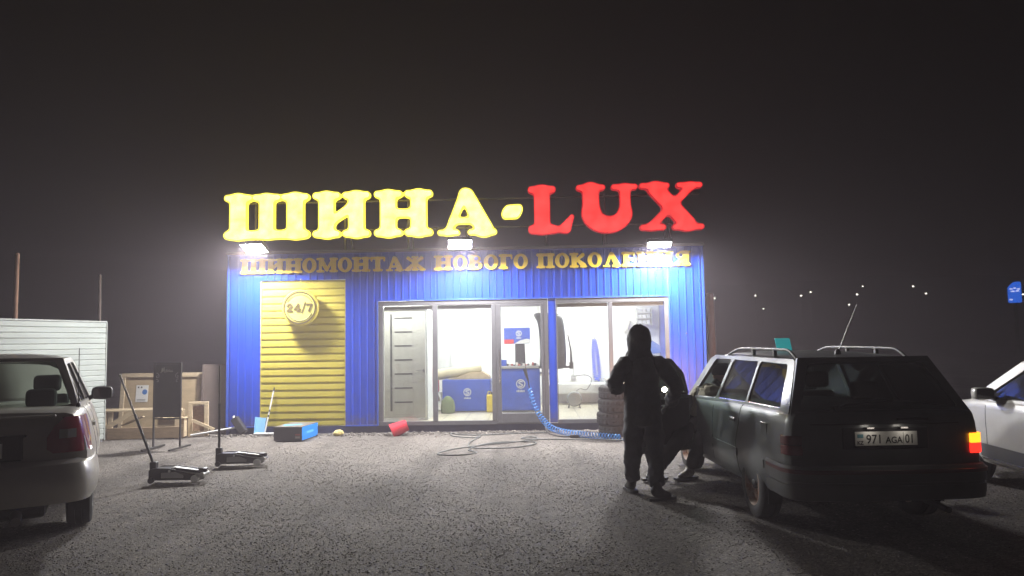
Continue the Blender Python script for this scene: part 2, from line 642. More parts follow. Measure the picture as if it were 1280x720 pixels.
def build_ground():
    # one sheet to the foot of the hills, finer near the lot, with shallow unevenness
    def axis(lo, hi, near, step):
        a = list(np.arange(-near, near + 1e-6, step))
        s = step
        x = near
        up = []
        while x < hi:
            s *= 1.35
            x += s
            up.append(min(x, hi))
        return sorted(set([-u for u in up] + a + up))
    xs = axis(-420, 420, 12, 0.3)
    ys = [y + 8 for y in axis(-420, 420, 11, 0.3)]
    def hgt(x, y):
        if -6.2 < x < 3.6 and y > 13.2:
            return 0.0
        k = math.exp(-((x / 14) ** 2 + ((y - 8) / 12) ** 2))
        return k * 0.012 * (math.sin(x * 1.7 + 0.6 * y) + math.sin(0.9 * x - 1.9 * y + 1.3) + 0.7 * math.sin(3.1 * x + 2.3 * y)) - 0.012
    vs = [(x, y, hgt(x, y)) for y in ys for x in xs]
    nx = len(xs)
    fs = [(j * nx + i, j * nx + i + 1, (j + 1) * nx + i + 1, (j + 1) * nx + i) for j in range(len(ys) - 1) for i in range(nx - 1)]
    me = bpy.data.meshes.new('ground')
    me.from_pydata(vs, [], fs)
    me.shade_smooth()
    o = link('ground', me, ground_material())
    tag(o, 'wet crushed-stone lot in front of the blue building', None, None, 'structure')
    return hgt

GH = build_ground()

def build_stones(name, n, seed, size, label, region, m):
    rg = np.random.default_rng(seed)
    base = np.array([(1, 0, 0), (0, 1, 0), (-1, 0, 0), (0, -1, 0), (0, 0, 1), (.6, .6, .55), (-.6, .5, .5), (0, 0, -.6)], float)
    tri = [(0, 5, 4), (0, 1, 5), (1, 6, 5), (5, 6, 4), (1, 2, 6), (2, 4, 6), (2, 3, 4), (3, 0, 4), (0, 7, 1), (1, 7, 2), (2, 7, 3), (3, 7, 0)]
    P = region(rg, n)
    n = len(P)
    a = rg.uniform(0, 2 * PI, n)
    s = size[0] + (size[1] - size[0]) * rg.uniform(0, 1, n) ** 2.6
    jit = rg.uniform(0.65, 1.25, (n, len(base), 3))
    V = base[None] * jit * s[:, None, None]
    V[:, :, 2] *= rg.uniform(0.22, 0.55, n)[:, None]
    c, q = np.cos(a)[:, None], np.sin(a)[:, None]
    x = V[:, :, 0] * c - V[:, :, 1] * q
    y = V[:, :, 0] * q + V[:, :, 1] * c
    V[:, :, 0] = x + P[:, 0:1]
    V[:, :, 1] = y + P[:, 1:2]
    V[:, :, 2] += P[:, 2:3] + s[:, None] * 0.15
    k = len(base)
    F = (np.array(tri)[None] + (np.arange(n) * k)[:, None, None]).reshape(-1)
    me = bpy.data.meshes.new(name)
    me.vertices.add(n * k)
    me.vertices.foreach_set('co', V.reshape(-1).astype(np.float32))
    nf = n * len(tri)
    me.loops.add(nf * 3)
    me.loops.foreach_set('vertex_index', F.astype(np.int32))
    me.polygons.add(nf)
    me.polygons.foreach_set('loop_start', np.arange(0, nf * 3, 3, dtype=np.int32))
    me.update(calc_edges=True)
    o = link(name, me, m)
    return tag(o, label, None, None, 'stuff')

def stone_mat():
    m = mat('stone', (0.16, 0.15, 0.14), 0.6, var=0.5)
    nt = m.node_tree
    b = nt.nodes['Principled BSDF']
    g = nt.nodes.new('ShaderNodeNewGeometry')
    cr = nt.nodes.new('ShaderNodeValToRGB')
    e = cr.color_ramp.elements
    e[0].color = (0.087, 0.079, 0.071, 1)
    e[1].color = (0.435, 0.393, 0.352, 1)
    x = e.new(0.6); x.color = (0.138, 0.125, 0.112, 1)
    x = e.new(0.92); x.color = (0.202, 0.183, 0.164, 1)
    nt.links.new(g.outputs['Random Per Island'], cr.inputs[0])
    nt.links.new(cr.outputs[0], b.inputs['Base Color'])
    b.inputs['Roughness'].default_value = 0.75
    b.inputs['Specular IOR Level'].default_value = 0.3
    return m

def region_lot(rg, n):
    # even over the view: density falls with distance from the camera
    y = 3.2 + 10.4 * rg.uniform(0, 1, n) ** 1.15
    x = rg.uniform(-0.80, 0.78, n) * (y + 0.8)
    k = np.exp(-((x / 14) ** 2 + ((y - 8) / 12) ** 2))
    z = k * 0.012 * (np.sin(x * 1.7 + 0.6 * y) + np.sin(0.9 * x - 1.9 * y + 1.3) + 0.7 * np.sin(3.1 * x + 2.3 * y)) - 0.012
    return np.stack([x, y, z], 1)

def region_edge(rg, n):
    x = rg.uniform(-5.9, 3.4, n)
    y = 13.62 - np.abs(rg.normal(0, 0.16, n))
    return np.stack([x, y, np.full(n, -0.006) + 0.03 * np.exp(-((13.62 - y) / 0.12) ** 2)], 1)

build_stones('gravel', 170000, 3, (0.0035, 0.0115), 'loose crushed stone strewn over the lot', region_lot, stone_mat())
build_stones('gravel_edge', 2600, 5, (0.010, 0.038), 'coarse stones heaped along the foot of the blue building', region_edge, stone_mat())

def build_hill():
    # a dark ridge all along the far side, rising from the plain
    mb = MB()
    n = 90
    rows = []
    for k, (dist, f) in enumerate([(105, 0), (150, .30), (200, .62), (250, .9), (300, 1.0), (360, .55)]):
        row = []
        for i in range(n + 1):
            a = R(-75 + 150 * i / n)
            hh = 25 + 8 * math.exp(-((math.degrees(a) + 32) / 22) ** 2) - 3.0 * max(0, math.degrees(a)) / 30 + 0.9 * math.sin(i * 0.55) + 0.5 * math.sin(i * 1.7 + 1)
            row.append((dist * math.sin(a), dist * math.cos(a), -0.2 + hh * f * dist / 300 if f < 1 else hh))
        rows.append(row)
    mb.loft(rows, caps=False, closed_ring=False)
    o = mb.build('hill', mat('hill_earth', (0.05, 0.045, 0.035), 0.95, var=0.5, vscale=0.08, bump=0.5, bscale=0.6), smooth=60)
    tag(o, 'dark hillside beyond the lot', None, None, 'structure')

build_hill()

# ------------------------------------------------------------------ the shop
YF = 13.80
ZR = 3.36
blue = mat('blue_sheet', (0.003, 0.050, 0.46), 0.36, 0.0, var=0.22, vscale=2.2, stretch=(1, 1, .3), bump=0.02, bscale=14, spec=0.5)
def splash(m, top=.55, col=(.10, .088, .075)):
    nt = m.node_tree
    b = nt.nodes['Principled BSDF']
    src = b.inputs['Base Color'].links[0].from_socket
    tc = nt.nodes.new('ShaderNodeTexCoord'); sp = nt.nodes.new('ShaderNodeSeparateXYZ')
    nt.links.new(tc.outputs['Object'], sp.inputs[0])
    n = nt.nodes.new('ShaderNodeTexNoise'); n.inputs['Scale'].default_value = 9; n.inputs['Detail'].default_value = 8; n.inputs['Roughness'].default_value = .7
    nt.links.new(tc.outputs['Object'], n.inputs['Vector'])
    h = nt.nodes.new('ShaderNodeMapRange'); h.inputs[1].default_value = .1; h.inputs[2].default_value = top; h.inputs[3].default_value = .42; h.inputs[4].default_value = -.25
    nt.links.new(sp.outputs[2], h.inputs[0])
    a = nt.nodes.new('ShaderNodeMath'); a.operation = 'ADD'
    nt.links.new(n.outputs[0], a.inputs[0]); nt.links.new(h.outputs[0], a.inputs[1])
    r = nt.nodes.new('ShaderNodeMapRange'); r.inputs[1].default_value = .5; r.inputs[2].default_value = .95; r.inputs[4].default_value = .75
    nt.links.new(a.outputs[0], r.inputs[0])
    mx = nt.nodes.new('ShaderNodeMixRGB'); mx.inputs[2].default_value = (*col, 1)
    nt.links.new(r.outputs[0], mx.inputs[0]); nt.links.new(src, mx.inputs[1]); nt.links.new(mx.outputs[0], b.inputs['Base Color'])
splash(blue)
navy = mat('navy_plinth', (0.018, 0.025, 0.075), 0.55, var=0.35, vscale=6)
alu = mat('grey_aluminium', (0.13, 0.13, 0.14), 0.42, 0.25, var=0.15, vscale=5)
white_in = mat('white_panel', (0.80, 0.82, 0.80), 0.45, var=0.05, vscale=1.5)
SHOP = thing('shop_building', 'blue metal tyre shop with yellow shutter and bright glazed front', 'building', (0, YF, 0))

def sheet(x0, x1, z0, z1):
    """Profiled steel sheet with narrow upright ribs, hung on the wall."""
    P = 0.1345
    prof = [(x0, 0.0)]
    k = math.floor((x0 + 5.7) / P)
    while True:
        c = -5.7 + P * (k + 0.5)
        k += 1
        if c + 0.03 > x1:
            break
        if c - 0.03 < x0:
            continue
        prof += [(c - .017, 0.0), (c - .009, -.016), (c + .009, -.016), (c + .017, 0.0)]
    prof.append((x1, 0.0))
    n = len(prof)
    vs = [(x, y, z0) for x, y in prof] + [(x, y, z1) for x, y in prof]
    vs += [(x0, .012, z0), (x1, .012, z0), (x0, .012, z1), (x1, .012, z1)]
    fs = [(i, i + 1, n + i + 1, n + i) for i in range(n - 1)]
    fs += [(2 * n, 2 * n + 2, 2 * n + 3, 2 * n + 1), (0, n, 2 * n + 2, 2 * n), (n - 1, 2 * n + 1, 2 * n + 3, 2 * n - 1)]
    fs.append(tuple(list(range(n)) + [2 * n + 1, 2 * n]))
    fs.append(tuple([2 * n + 2, 2 * n + 3] + [n + i for i in range(n - 1, -1, -1)]))
    return MB().add(vs, fs).build('cladding_sheet', blue, SHOP)

for a in [(-5.66, -5.075, .15, ZR - .02), (-3.475, -2.865, .15, ZR - .02), (2.525, 3.14, .15, ZR - .02), (-5.073, -4.28, 2.85, ZR - .02), (-4.278, -3.477, 2.85, ZR - .02)]:
    sheet(*a)
for i in range(5):
    sheet(-2.863 + 1.0772 * i, -2.863 + 1.0772 * (i + 1) - .003, 2.445, ZR - .02)
sheet(.297, .442, .145, 2.44)
W = SHOP
# walls behind the cladding, side and back walls, roof, floor
for a in [(-5.64, -5.08, .13, 3.30), (-3.47, -2.87, .13, 3.30), (2.53, 3.12, .13, 3.30)]:
    box('wall', white_in, W, a[0], a[1], .014, .13, a[2], a[3])
box('wall', white_in, W, -5.079, -3.471, .014, .13, 2.86, 3.30)
box('wall', white_in, W, -2.869, 2.529, .014, .13, 2.46, 3.30)
box('wall', white_in, W, .300, .438, .014, .13, .14, 2.455)
box('side_wall', blue, W, -5.70, -5.645, .0, 4.75, .0, 3.30)
box('side_wall', blue, W, 3.125, 3.18, .0, 4.75, .0, 3.30)
box('back_wall', white_in, W, -5.64, 3.12, 4.60, 4.70, .0, 3.30)
box('roof', mat('roof_sheet', (0.10, 0.10, 0.11), 0.6), W, -5.72, 3.20, -.035, 4.78, 3.345, 3.40, .004)
box('ceiling', white_in, W, -5.63, 3.11, .14, 4.59, 2.96, 3.02)
tile = mat('floor_tile', (0.50, 0.46, 0.36), 0.35, var=0.18, vscale=3)
def tile_mat():
    nt = tile.node_tree
    b = nt.nodes['Principled BSDF']
    br = nt.nodes.new('ShaderNodeTexBrick')
    br.offset = 0
    br.inputs['Scale'].default_value = 1
    br.inputs['Brick Width'].default_value = 0.45
    br.inputs['Row Height'].default_value = 0.45
    br.inputs['Mortar Size'].default_value = 0.008
    br.inputs['Color1'].default_value = (0.55, 0.50, 0.38, 1)
    br.inputs['Color2'].default_value = (0.46, 0.42, 0.33, 1)
    br.inputs['Mortar'].default_value = (0.2, 0.19, 0.17, 1)
    tc = nt.nodes.new('ShaderNodeTexCoord')
    nt.links.new(tc.outputs['Object'], br.inputs['Vector'])
    nt.links.new(br.outputs[0], b.inputs['Base Color'])
tile_mat()
box('floor', tile, W, -5.63, 3.11, .14, 4.59, .02, .125)
for i in range(8):
    x0 = -5.62 + 1.0945 * i
    # joints fall at about x -1.56 and x 0.99 when seen through the glass
    box('wall_panel', white_in, W, x0 + .31 - .31 * (i == 0), min(3.10, x0 + 1.0945 + .31 - .008), 4.572, 4.597, .13, 2.955, .003)
box('plinth', navy, W, -5.69, 3.17, .012, .10, -.05, .128)
trim = mat('blue_trim', (0.02, 0.08, 0.46), 0.35)
box('corner_trim', trim, W, -5.705, -5.662, -.022, .03, .14, ZR - .015, .003)
box('corner_trim', trim, W, 3.142, 3.185, -.022, .03, .14, ZR - .015, .003)
box('drip_trim', trim, W, -5.655, -5.08, -.024, -.004, .128, .149)
box('drip_trim', trim, W, -3.47, -2.875, -.024, -.004, .128, .149)
box('drip_trim', trim, W, 2.53, 3.135, -.024, -.004, .128, .149)
box('head_trim', trim, W, -2.88, 2.54, -.030, -.003, 2.422, 2.447, .002)
box('jamb_trim', trim, W, -2.885, -2.862, -.028, -.003, .13, 2.42, .002)
box('jamb_trim', trim, W, 2.521, 2.544, -.028, -.003, .13, 2.42, .002)
box('roof_trim', trim, W, -5.71, 3.19, -.036, -.002, ZR - .03, ZR - .017)

# yellow roller shutter
yel = mat('yellow_slat', (0.48, 0.405, 0.06), 0.42, var=0.15, vscale=3, rvar=0.08)
SHUT = box('roller_shutter', mat('yellow_frame', (0.46, 0.37, 0.04), 0.5), W, -5.070, -3.480, .045, .075, .14, 2.84)
np_ = 20
hp = (2.825 - .150) / np_
def slat_mesh():
    pr = [(.042, .001), (.020, .001), (.015, .008), (.013, hp * .5), (.015, hp - .022), (.018, hp - .015), (.005, hp - .010), (.004, hp - .003), (.042, hp - .002)]
    vs = [(x, y, z) for x in (-.785, .785) for y, z in pr]
    n = len(pr)
    fs = [(i, i + 1, n + i + 1, n + i) for i in range(n - 1)] + [(n - 1, 0, n, 2 * n - 1), tuple(range(n)), tuple(range(2 * n - 1, n - 1, -1))]
    return MB().add(vs, fs).mesh('slat')
SM = slat_mesh()
for i in range(np_):
    link('slat', SM, yel, SHUT, loc=(-4.275, 0, .150 + hp * i))
box('guide_rail', mat('yellow_frame'), SHUT, -5.073, -5.060, .003, .044, .145, 2.835)
box('guide_rail', mat('yellow_frame'), SHUT, -3.490, -3.477, .003, .044, .145, 2.835)

# glazing: frames, panes, door
def frame(x0, x1, z0, z1, y0=-.012, y1=.06, name='window_frame', par=W, b=.004):
    return box(name, alu, par, x0, x1, y0, y1, z0, z1, b)
GLS = glass('shop_glass', (0.93, 0.96, 0.95), dirt=0.035, dirtcol=(.55, .6, .62))
frame(-2.858, .290, .128, .200); frame(-2.858, .290, 2.335, 2.420)
frame(-2.858, -2.775, .202, 2.333)
frame(-1.850, -1.762, .202, 2.333, -.016)
frame(-.757, -.668, .202, 2.333, -.016)
frame(.205, .290, .202, 2.333)
frame(.446, 2.518, .128, .200); frame(.446, 2.518, 2.335, 2.420)
frame(.446, .462, .202, 2.333)
frame(1.408, 1.484, .202, 2.333, -.016)
frame(2.446, 2.518, .202, 2.333)
for a, b in [(-2.774, -1.851), (-1.761, -.758), (.463, 1.407), (1.485, 2.445)]:
    box('pane', GLS, W, a, b, .020, .026, .201, 2.334)
    box('blind_cassette', mat('cassette', (0.62, 0.60, 0.55), 0.5), W, a + .004, b - .004, .07, .125, 2.262, 2.332, .008)
DOOR = frame(-.665, -.580, .150, 2.330, -.022, .050, 'entrance_door')
tag(DOOR, 'grey framed glass entrance door, shut')
frame(.158, .203, .150, 2.330, -.022, .050, 'door_stile', DOOR)
frame(-.579, .157, .150, .325, -.022, .050, 'door_rail', DOOR)
frame(-.579, .157, 2.285, 2.330, -.022, .050, 'door_rail', DOOR)
box('pane', GLS, DOOR, -.578, .156, .014, .020, .326, 2.284)
hd = MB().tube([(-.615, -.023, .93), (-.615, -.075, .93)], .010, 8).tube([(-.615, -.023, 1.45), (-.615, -.075, 1.45)], .010, 8).tube([(-.615, -.078, .88), (-.615, -.078, 1.50)], .015, 10)
hd.build('handle', mat('steel', (0.55, 0.55, 0.55), 0.25, 1.0), DOOR, smooth=40)
# inner panel door just behind the first pane
leaf = mat('door_leaf', (0.37, 0.36, 0.325), 0.5, var=0.06, vscale=4, stretch=(6, 1, .4))
CL = box('inner_door', leaf, W, -2.93, -2.12, .90, .94, .18, 2.30, .004)
tag(CL, 'grey-beige panel door with dark strips behind the first pane')
dk = mat('dark_strip', (0.035, 0.037, 0.037), 0.25)
box('strip', dk, CL, -2.813, -2.772, .896, .902, .31, 2.22)
for i in range(7):
    z = .485 + .2755 * i
    box('strip', dk, CL, -2.725, -2.375, .896, .902, z - .013, z + .013)
gr = mat('door_groove', (0.25, 0.24, 0.21), 0.6)
for x in (-2.748, -2.362):
    box('groove', gr, CL, x - .003, x + .003, .8985, .901, .24, 2.25)
for z in (.24, 2.25):
    box('groove', gr, CL, -2.752, -2.358, .8985, .901, z - .003, z + .003)
MB().cyl((-2.16, .899, 1.10), (-2.16, .887, 1.10), .026).tube([(-2.16, .887, 1.10), (-2.16, .855, 1.10), (-2.27, .850, 1.10)], .009, 8).build('handle', mat('steel'), CL, smooth=40)
box('inner_wall', white_in, W, -5.62, -2.955, .86, .96, .126, 2.95)
box('inner_wall', white_in, W, -2.953, -2.108, .86, .96, 2.315, 2.95)
box('inner_wall', white_in, W, -2.112, -2.085, .962, 1.7, .126, 2.31)
box('anchor_plate', mat('steel'), W, 2.815, 2.845, -.02, -.001, 1.72, 1.75, .004)

# ------------------------------------------------------------------ room lamps (fixed to the ceiling, above the window heads)
for i, (lx, ly) in enumerate([(-1.3, 15.4), (1.4, 15.4), (-1.3, 17.2), (1.4, 17.2), (-2.6, 14.2)]):  # last lamp is an unseen extra, added to brighten the panel door
    t = thing('ceiling_lamp', 'white ceiling lamp inside the shop above the ' + ['tyre changer', 'stacked tyres', 'blue cabinet', 'wall hose', 'panel door, added to brighten it'][i], 'lamp', (lx, ly, 2.955), group='ceiling lamps in the shop')
    box('housing', mat('white_paint', (.8, .8, .8), .4), t, -.62, .62, -.10, .10, -.05, 0.0, .006)
    box('diffuser', lamp_mat('tube_light', (1.0, 0.99, 0.95), 6.0), t, -.59, .59, -.07, .07, -.058, -.051)
    ld = bpy.data.lights.new('room_light', 'AREA')
    ld.shape = 'RECTANGLE'; ld.size = 1.15; ld.size_y = 0.14
    ld.energy = ROOM_W; ld.color = (1.0, 0.985, 0.94)
    lo = bpy.data.objects.new('room_light', ld)
    COL.objects.link(lo)
    lo.parent = t
    lo.location = (0, 0, -.064)

# ------------------------------------------------------------------ roof-top lettering
SIGN = thing('rooftop_sign', 'lit yellow and red letters standing along the roof edge', 'sign', (0, 13.70, 3.40))
fy = lamp_mat('yellow_face', (1.0, 0.84, 0.13), 4.2, (0.8, 0.7, 0.2))
fr_ = lamp_mat('red_face', (1.0, 0.040, 0.035), 1.7, (0.7, 0.05, 0.05))
sy = mat('yellow_rim', (0.55, 0.42, 0.04), 0.45, emit=(1.0, .80, .06), estr=2.0)
sr = mat('red_rim', (0.35, 0.01, 0.02), 0.45, emit=(1.0, .012, .03), estr=0.45)
BIG = [('Ш', -5.726, -4.158, 3.638, 4.478), ('И', -4.05, -3.011, 3.630, 4.490), ('Н', -2.893, -1.838, 3.628, 4.495), ('А', -1.741, -0.611, 3.626, 4.500),
       ('-', -0.531, -0.14, 3.922, 4.169), ('L', -0.03, 0.834, 3.634, 4.520), ('U', 0.858, 2.004, 3.630, 4.525), ('X', 2.023, 3.20, 3.640, 4.535)]
for ch, x0, x1, z0, z1 in BIG:
    w, h = x1 - x0, z1 - z0
    if ch == '-':
        h = h / 0.28
    sx = w / (G[ch][0] * h)
    red = ch in 'LUX'
    o = letter_mb(ch, h, 0.10, 0.0, 0.0, 60, sx=sx).build('letter', sr if red else sy, SIGN, loc=(x0, 0, z0 - 3.40))
    tag(o, ('red' if red else 'yellow') + ' lit letter ' + ch)
    letter_mb(ch, h, 0.012, 0.024, -0.004, 60, sx=sx).build('face', fr_ if red else fy, o)
def led_uneven(m, s):
    # the rows of diodes behind the acrylic do not light it evenly
    nt = m.node_tree
    b = nt.nodes['Principled BSDF']
    tc = nt.nodes.new('ShaderNodeTexCoord')
    n = nt.nodes.new('ShaderNodeTexNoise'); n.inputs['Scale'].default_value = 4.5; n.inputs['Detail'].default_value = 2
    nt.links.new(tc.outputs['Object'], n.inputs['Vector'])
    r = nt.nodes.new('ShaderNodeMapRange'); r.inputs[1].default_value = .3; r.inputs[2].default_value = .7
    r.inputs[3].default_value = s * .55; r.inputs[4].default_value = s * 1.35
    nt.links.new(n.outputs[0], r.inputs[0])
    nt.links.new(r.outputs[0], b.inputs['Emission Strength'])
led_uneven(fy, 4.2)
led_uneven(fr_, 1.5)
rail = mat('sign_rail', (0.10, 0.10, 0.10), 0.6)
for z in (.38, .92):
    MB().bar((-5.68, .13, z), (3.15, .13, z), .03, .03).build('rail', rail, SIGN)
for x in (-5.2, -3.5, -2.3, -1.2, .3, 1.4, 2.6):
    MB().bar((x, .165, .0), (x, .165, 1.0), .03, .03).build('post', rail, SIGN)
    MB().bar((x, .17, .85), (x, .85, .01), .025, .025).build('stay', rail, SIGN)

# ------------------------------------------------------------------ lettering on the wall below
LET = thing('wall_lettering', 'long line of small raised yellow letters along the top of facade', 'sign', (0, YF - .016, 2.985))
gold = mat('gold_letter', (0.75, 0.52, 0.035), 0.4, var=0.06, vscale=4)
goldside = mat('gold_letter')
for word, x0, x1 in [('ШИНОМОНТАЖ', -5.44, -1.964), ('НОВОГО', -1.80, -.057), ('ПОКОЛЕНИЯ', .106, 2.94)]:
    h = .272
    tot = sum(G[c][0] for c in word) * h
    gap = 0.05 * h
    sx = (x1 - x0 - gap * (len(word) - 1)) / tot
    x = x0
    for c in word:
        letter_mb(c, h, .035, 0, -.035, 40, sx=sx).build('letter', gold, LET, loc=(x, 0, 0))
        x += G[c][0] * h * sx + gap

# ------------------------------------------------------------------ round 24/7 sign on the shutter
RS = thing('round_sign', 'round yellow sign reading 24/7 hung on the yellow shutter', 'sign', (-4.28, 13.62, 2.325))
MX = Matrix.Rotation(PI / 2, 4, 'X')
MB().lathe([(.005, 0), (.325, 0), (.335, -.01), (.335, -.085), (.325, -.09), (.005, -.09)], 64, MX).build('body', mat('yellow_box', (0.60, 0.50, 0.06), 0.4, emit=(1, .85, .2), estr=.12), RS, smooth=40)
MB().lathe([(.004, .006), (.275, .006), (.275, .001), (.004, .001)], 64, MX).build('face', lamp_mat('pale_face', (1.0, .93, .30), 0.30, (.44, .39, .09)), RS, smooth=40)
dg = mat('dark_gold', (0.07, 0.048, 0.003), 0.6)
MB().lathe([(.278, .002), (.278, .014), (.302, .014), (.302, .002)], 64, MX, closed=True).build('ring', dg, RS, smooth=40)
for a0, a1 in ((25, 155), (205, 335)):
    MB().tube([(.245 * math.cos(R(a0 + (a1 - a0) * i / 30)), -.009, .245 * math.sin(R(a0 + (a1 - a0) * i / 30))) for i in range(31)], .0065, 6).build('arc', dg, RS)
x = -.245
for c, w in (('2', .125), ('4', .135), ('/', .085), ('7', .115)):
    h = .15 if c != '/' else .19
    letter_mb(c, h, .008, -.02, -.015, 48, sx=w / (G[c][0] * h)).build('digit', dg, RS, loc=(x, 0, -.075 if c != '/' else -.095))
    x += w + .008
MB().cyl((0, .05, .33), (0, .05, .53), .006, n=8).tube([(0, .05, .53), (0, .13, .53)], .006, 8).build('hanger', mat('yellow_frame'), RS)
for s_ in (-1, 1):
    MB().cyl((s_ * .2, .091, 0), (s_ * .2, .185, 0), .012, n=8).build('bracket', mat('steel'), RS)

# ------------------------------------------------------------------ floodlights
FLA = [(-4.97, 13.18, 3.40, -10, 27, 'left end of the roof edge, under the first yellow letter'),
       (-1.26, 13.18, 3.40, 6, 27, 'middle of the roof edge, under the last yellow letter'),
       (2.30, 13.30, 3.34, -6, 12, 'right end of the roof edge, under the red letters')]
hot = lamp_mat('led_face', (0.93, 0.97, 1.0), 90.0)
fb = mat('lamp_black', (0.03, 0.03, 0.032), 0.45)
for x, y, z, yawd, tilt, where in FLA:
    t = thing('floodlight', 'glaring white floodlight at the ' + where, 'floodlight', (x, y, z), group='floodlights on the roof edge')
    # head looks along its own -Z; tilt is measured up from straight down, towards the lot
    M = Matrix.Rotation(R(yawd), 4, 'Z') @ Matrix.Rotation(R(-tilt), 4, 'X')
    MB().box(-.22, .22, -.15, .15, -.02, .045, M).build('housing', fb, t, bevel=.008)
    for i in range(7):
        MB().box(-.14 + .045 * i, -.13 + .045 * i, -.11, .11, .044, .075, M).build('fin', fb, t)
    MB().box(-.20, .20, -.13, .13, -.026, -.021, M).build('lens', hot, t)
    hinge = M @ Vector((0, .05, .06))
    MB().tube([hinge, (0, .30, .10), (0, 13.83 - y, .075)], .016, 8).build('arm', fb, t, smooth=40)
    ld = bpy.data.lights.new('flood', 'AREA')
    ld.shape = 'RECTANGLE'; ld.size = .40; ld.size_y = .26
    ld.energy = FLOOD_W; ld.color = (1.0, 0.985, 0.975)
    lo = bpy.data.objects.new('flood', ld)
    COL.objects.link(lo)
    lo.parent = t
    lo.matrix_local = M @ Matrix.Translation((0, 0, -.032))

# ------------------------------------------------------------------ vehicles
RUB = mat('rubber', (0.022, 0.022, 0.023), 0.75, var=0.3, vscale=20, bump=0.15, bscale=90)
BLK = mat('black_plastic', (0.025, 0.025, 0.027), 0.5)
CHR = mat('chrome', (0.7, 0.7, 0.7), 0.18, 1.0)
SEAT = mat('seat_cloth', (0.035, 0.035, 0.04), 0.9)
CGL = glass('car_glass', (0.62, 0.70, 0.66), dirt=0.05, dirtcol=(.4, .4, .38))
CGT = glass('dusty_car_glass', (0.30, 0.34, 0.33), dirt=0.10, refl=.45, dirtcol=(.42, .42, .40))

def section(w, zb, zt, tum=0.0):
    H = zt - zb
    h = [(.80 * w, zb), (.93 * w, zb + .03), (.980 * w, zb + .11), (.998 * w, zb + .30 * H), (1.0 * w, zb + .52 * H), (.992 * w, zb + .70 * H),
         (.975 * w, zb + .86 * H), (.955 * w, zt - .030), (.925 * w, zt - .004), (.86 * w, zt + .008), (.45 * w, zt + .020)]
    return [(x * (1 - tum * max(0, (z - zb - .5 * H) / (.5 * H)) ** 1.4), z) for x, z in h]

